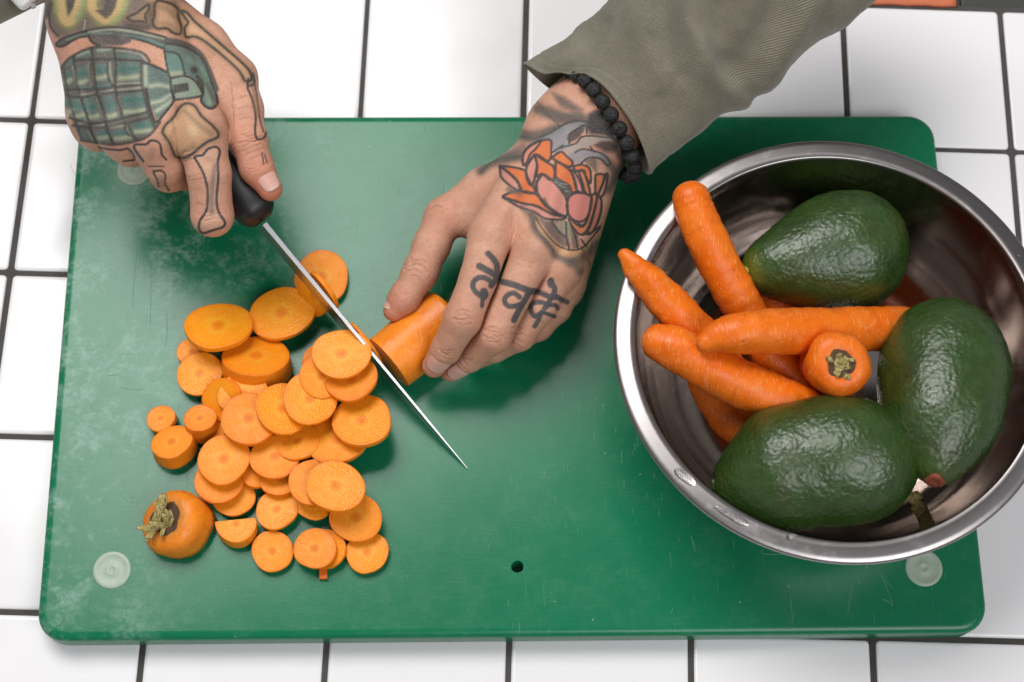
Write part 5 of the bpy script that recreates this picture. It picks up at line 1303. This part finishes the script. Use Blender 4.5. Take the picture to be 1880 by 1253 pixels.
sleeve('sleeve', [
  [(962, 118, 88), (1000, 138, 99), (1032, 134, 106), (1075, 139, 113), (1108, 160, 117), (1142, 202, 117), (1167, 242, 112), (1186, 290, 103), (1191, 321, 91), (1165, 300, 76), (1112, 246, 68), (1062, 205, 68), (1020, 172, 72), (988, 146, 79)],
  [(1012, 84, 98), (1030, 106, 108), (1066, 104, 117), (1110, 110, 124), (1150, 130, 127), (1190, 168, 126), (1222, 205, 120), (1250, 245, 110), (1262, 268, 97), (1230, 240, 80), (1165, 185, 72), (1110, 140, 72), (1065, 110, 77), (1035, 95, 87)],
  [(1076, 38, 112), (1086, 46, 120), (1116, 56, 130), (1156, 66, 137), (1200, 88, 140), (1246, 122, 139), (1285, 155, 132), (1318, 195, 120), (1332, 214, 106), (1296, 190, 86), (1236, 140, 78), (1176, 98, 79), (1126, 66, 86), (1096, 46, 98)],
  [(1112, -10, 128), (1130, -10, 138), (1170, 2, 148), (1220, 18, 155), (1275, 40, 157), (1330, 66, 154), (1378, 94, 146), (1420, 125, 132), (1440, 128, 118), (1390, 105, 98), (1320, 70, 90), (1250, 40, 92), (1190, 10, 100), (1140, -8, 112)],
  [(1160, -120, 148), (1190, -120, 160), (1240, -100, 170), (1300, -85, 177), (1370, -70, 178), (1440, -55, 174), (1510, -30, 164), (1570, 5, 150), (1592, 8, 136), (1540, -20, 114), (1450, -50, 106), (1360, -80, 108), (1280, -100, 116), (1210, -115, 130)],
  [(1230, -300, 176), (1270, -300, 188), (1330, -285, 196), (1400, -270, 202), (1480, -255, 202), (1560, -240, 198), (1640, -210, 188), (1700, -170, 172), (1720, -165, 158), (1660, -200, 138), (1560, -240, 130), (1450, -270, 132), (1360, -290, 140), (1280, -300, 156)]],
  112, 100, 'olive twill sleeve with a loose pointed cuff above the beaded bracelet', 1.0,
  ridges=[([(1255, -40), (1270, 50), (1300, 130), (1360, 190)], 5.5, 22), ([(1330, -30), (1335, 60), (1352, 130)], -5.0, 26), ([(1500, -10), (1450, 80), (1400, 160)], 4.5, 20), ([(1430, -30), (1405, 60), (1375, 120)], -4.0, 24), ([(1150, -20), (1175, 70), (1215, 150)], 2.5, 24), ([(1205, 0), (1225, 70), (1255, 140)], -2.5, 20), ([(1010, 125), (1040, 92), (1070, 40)], 2.0, 9), ([(1045, 125), (1080, 85), (1105, 40)], -2.5, 14)])
sleeve('sleeve', [
  [(50, 15, 124), (20, -6, 136), (60, -40, 158), (130, -70, 172), (220, -80, 176), (300, -70, 166), (345, -40, 150), (320, -16, 126), (240, -14, 116), (150, -14, 114), (90, 2, 116)],
  [(2, 41, 124), (-14, -4, 142), (30, -70, 166), (120, -115, 182), (220, -130, 186), (310, -120, 176), (360, -85, 158), (330, -60, 132), (240, -52, 120), (130, -30, 116), (50, 15, 116)],
  [(-70, 72, 128), (-70, -30, 158), (-10, -130, 186), (100, -190, 202), (220, -215, 206), (320, -205, 196), (375, -165, 176), (340, -140, 146), (230, -120, 130), (90, -70, 122), (-10, 20, 120)],
  [(-170, 60, 150), (-150, -90, 186), (-70, -240, 214), (70, -310, 230), (210, -340, 232), (320, -325, 222), (380, -280, 200), (330, -250, 168), (200, -220, 150), (40, -150, 142), (-90, -20, 142)]],
  80, 60, 'olive sleeve corner at the top left beside the white wristwatch', 4.0)

# ------------------------------------------------------------------ bracelet and watch
def bracelet():
    c = P(1108, 224, 87); a = P(1046, 146, 90); b = P(1164, 318, 84); h = (b - a) / 2; c = (a + b) / 2
    arm = nrm(P(1200, 145, 100) - P(1100, 240, 84)); hv = nrm(h); up = nrm(np.cross(hv, arm)); up = up if up[2] > 0 else -up
    e = empty('bracelet', (c[0], c[1], 60), 'black lava bead bracelet around the wrist below the olive cuff', 'bracelet')
    r = 4.35; me = None; pts = []
    for t in np.linspace(0, 2 * math.pi, 400, endpoint=False):
        pts.append(c - h * math.cos(t) * 1.0 + (up * (24.5 if math.sin(t) > 0 else 21) + arm * 9.5) * math.copysign(abs(math.sin(t)) ** 0.9, math.sin(t)))
    pts = np.array(pts); d = np.r_[0, np.cumsum(np.linalg.norm(np.diff(np.vstack([pts, pts[:1]]), axis=0), axis=1))]
    k = int(round(d[-1] / (2 * r * 0.985))); pp = np.vstack([pts, pts[:1]])
    oc = origin_of(e); rg = random.Random(2)
    for i in range(k):
        s = d[-1] * i / k; p = np.array([np.interp(s, d, pp[:, q]) for q in range(3)])
        if me is None:
            V = []; n = 20
            for u in range(1, n):
                for v in range(28):
                    f = math.pi * u / n; g = 2 * math.pi * v / 28; q = np.array([math.sin(f) * math.cos(g), math.sin(f) * math.sin(g), math.cos(f)])
                    pit = max(0, fbm(q * 4.3, 1.5, 2, 3.0) - 0.05); V.append(q * r * (1 - 0.28 * pit))
            V.append(np.array([0, 0, r])); V.append(np.array([0, 0, -r])); F = grid_faces(n - 1, 28); top = len(V) - 2
            for v in range(28): F.append((top, v, (v + 1) % 28)); F.append((top + 1, (n - 2) * 28 + (v + 1) % 28, (n - 2) * 28 + v))
            o = mesh('bead', np.array(V), F, MT['bead'], e, origin=(0, 0, 0)); me = o.data
        else:
            o = o0.copy(); COL.objects.link(o); o.parent = e
        if i == 0: o0 = o
        o.location = Vector(p - oc) * MM; o.rotation_euler = (rg.uniform(0, 6), rg.uniform(0, 6), rg.uniform(0, 6))
    V, F, S = tube(np.vstack([pts[::5], pts[:1]]), np.full(81, 0.8), 8, False); mesh('cord', V, F, MT['cord'], e)
bracelet()
def watch():
    c = P(40, -6, 138); e = empty('wristwatch', c, 'white wristwatch peeking from the olive cuff in the top left corner', 'watch')
    V = []; n = 14; A = 40; ax = nrm(P(60, 12, 136) - P(30, -20, 138)); up = nrm((0.1, -0.3, 0.95)); up = nrm(up - (up @ ax) * ax); sd = np.cross(ax, up)
    for i in range(1, n):
        f = math.pi * i / n
        for j in range(A):
            g = 2 * math.pi * j / A; sp = lambda x, k: math.copysign(abs(x) ** k, x)
            V.append(c + sd * 5.6 * sp(math.sin(f), 0.6) * sp(math.cos(g), 0.6) + ax * 6.4 * sp(math.sin(f), 0.6) * sp(math.sin(g), 0.6) + up * 4.2 * sp(math.cos(f), 0.6))
    F = grid_faces(n - 1, A); F.append(tuple(range(A - 1, -1, -1))); F.append(tuple((n - 2) * A + j for j in range(A)))
    mesh('case', np.array(V), F, MT['white'], e)
    for k in range(7):
        a = P(55.5 + 1.5 * k * 0.75, 3 + k * 0.4, 136 + 0.2 * k); b = P(60 + 1.1 * k * 0.75, 15.5 - k * 0.35, 130)
        V, F, S = tube(np.linspace(a, b, 6), np.full(6, 0.55), 8); mesh('strap_link', V, F, MT['chrome'], e)
watch()
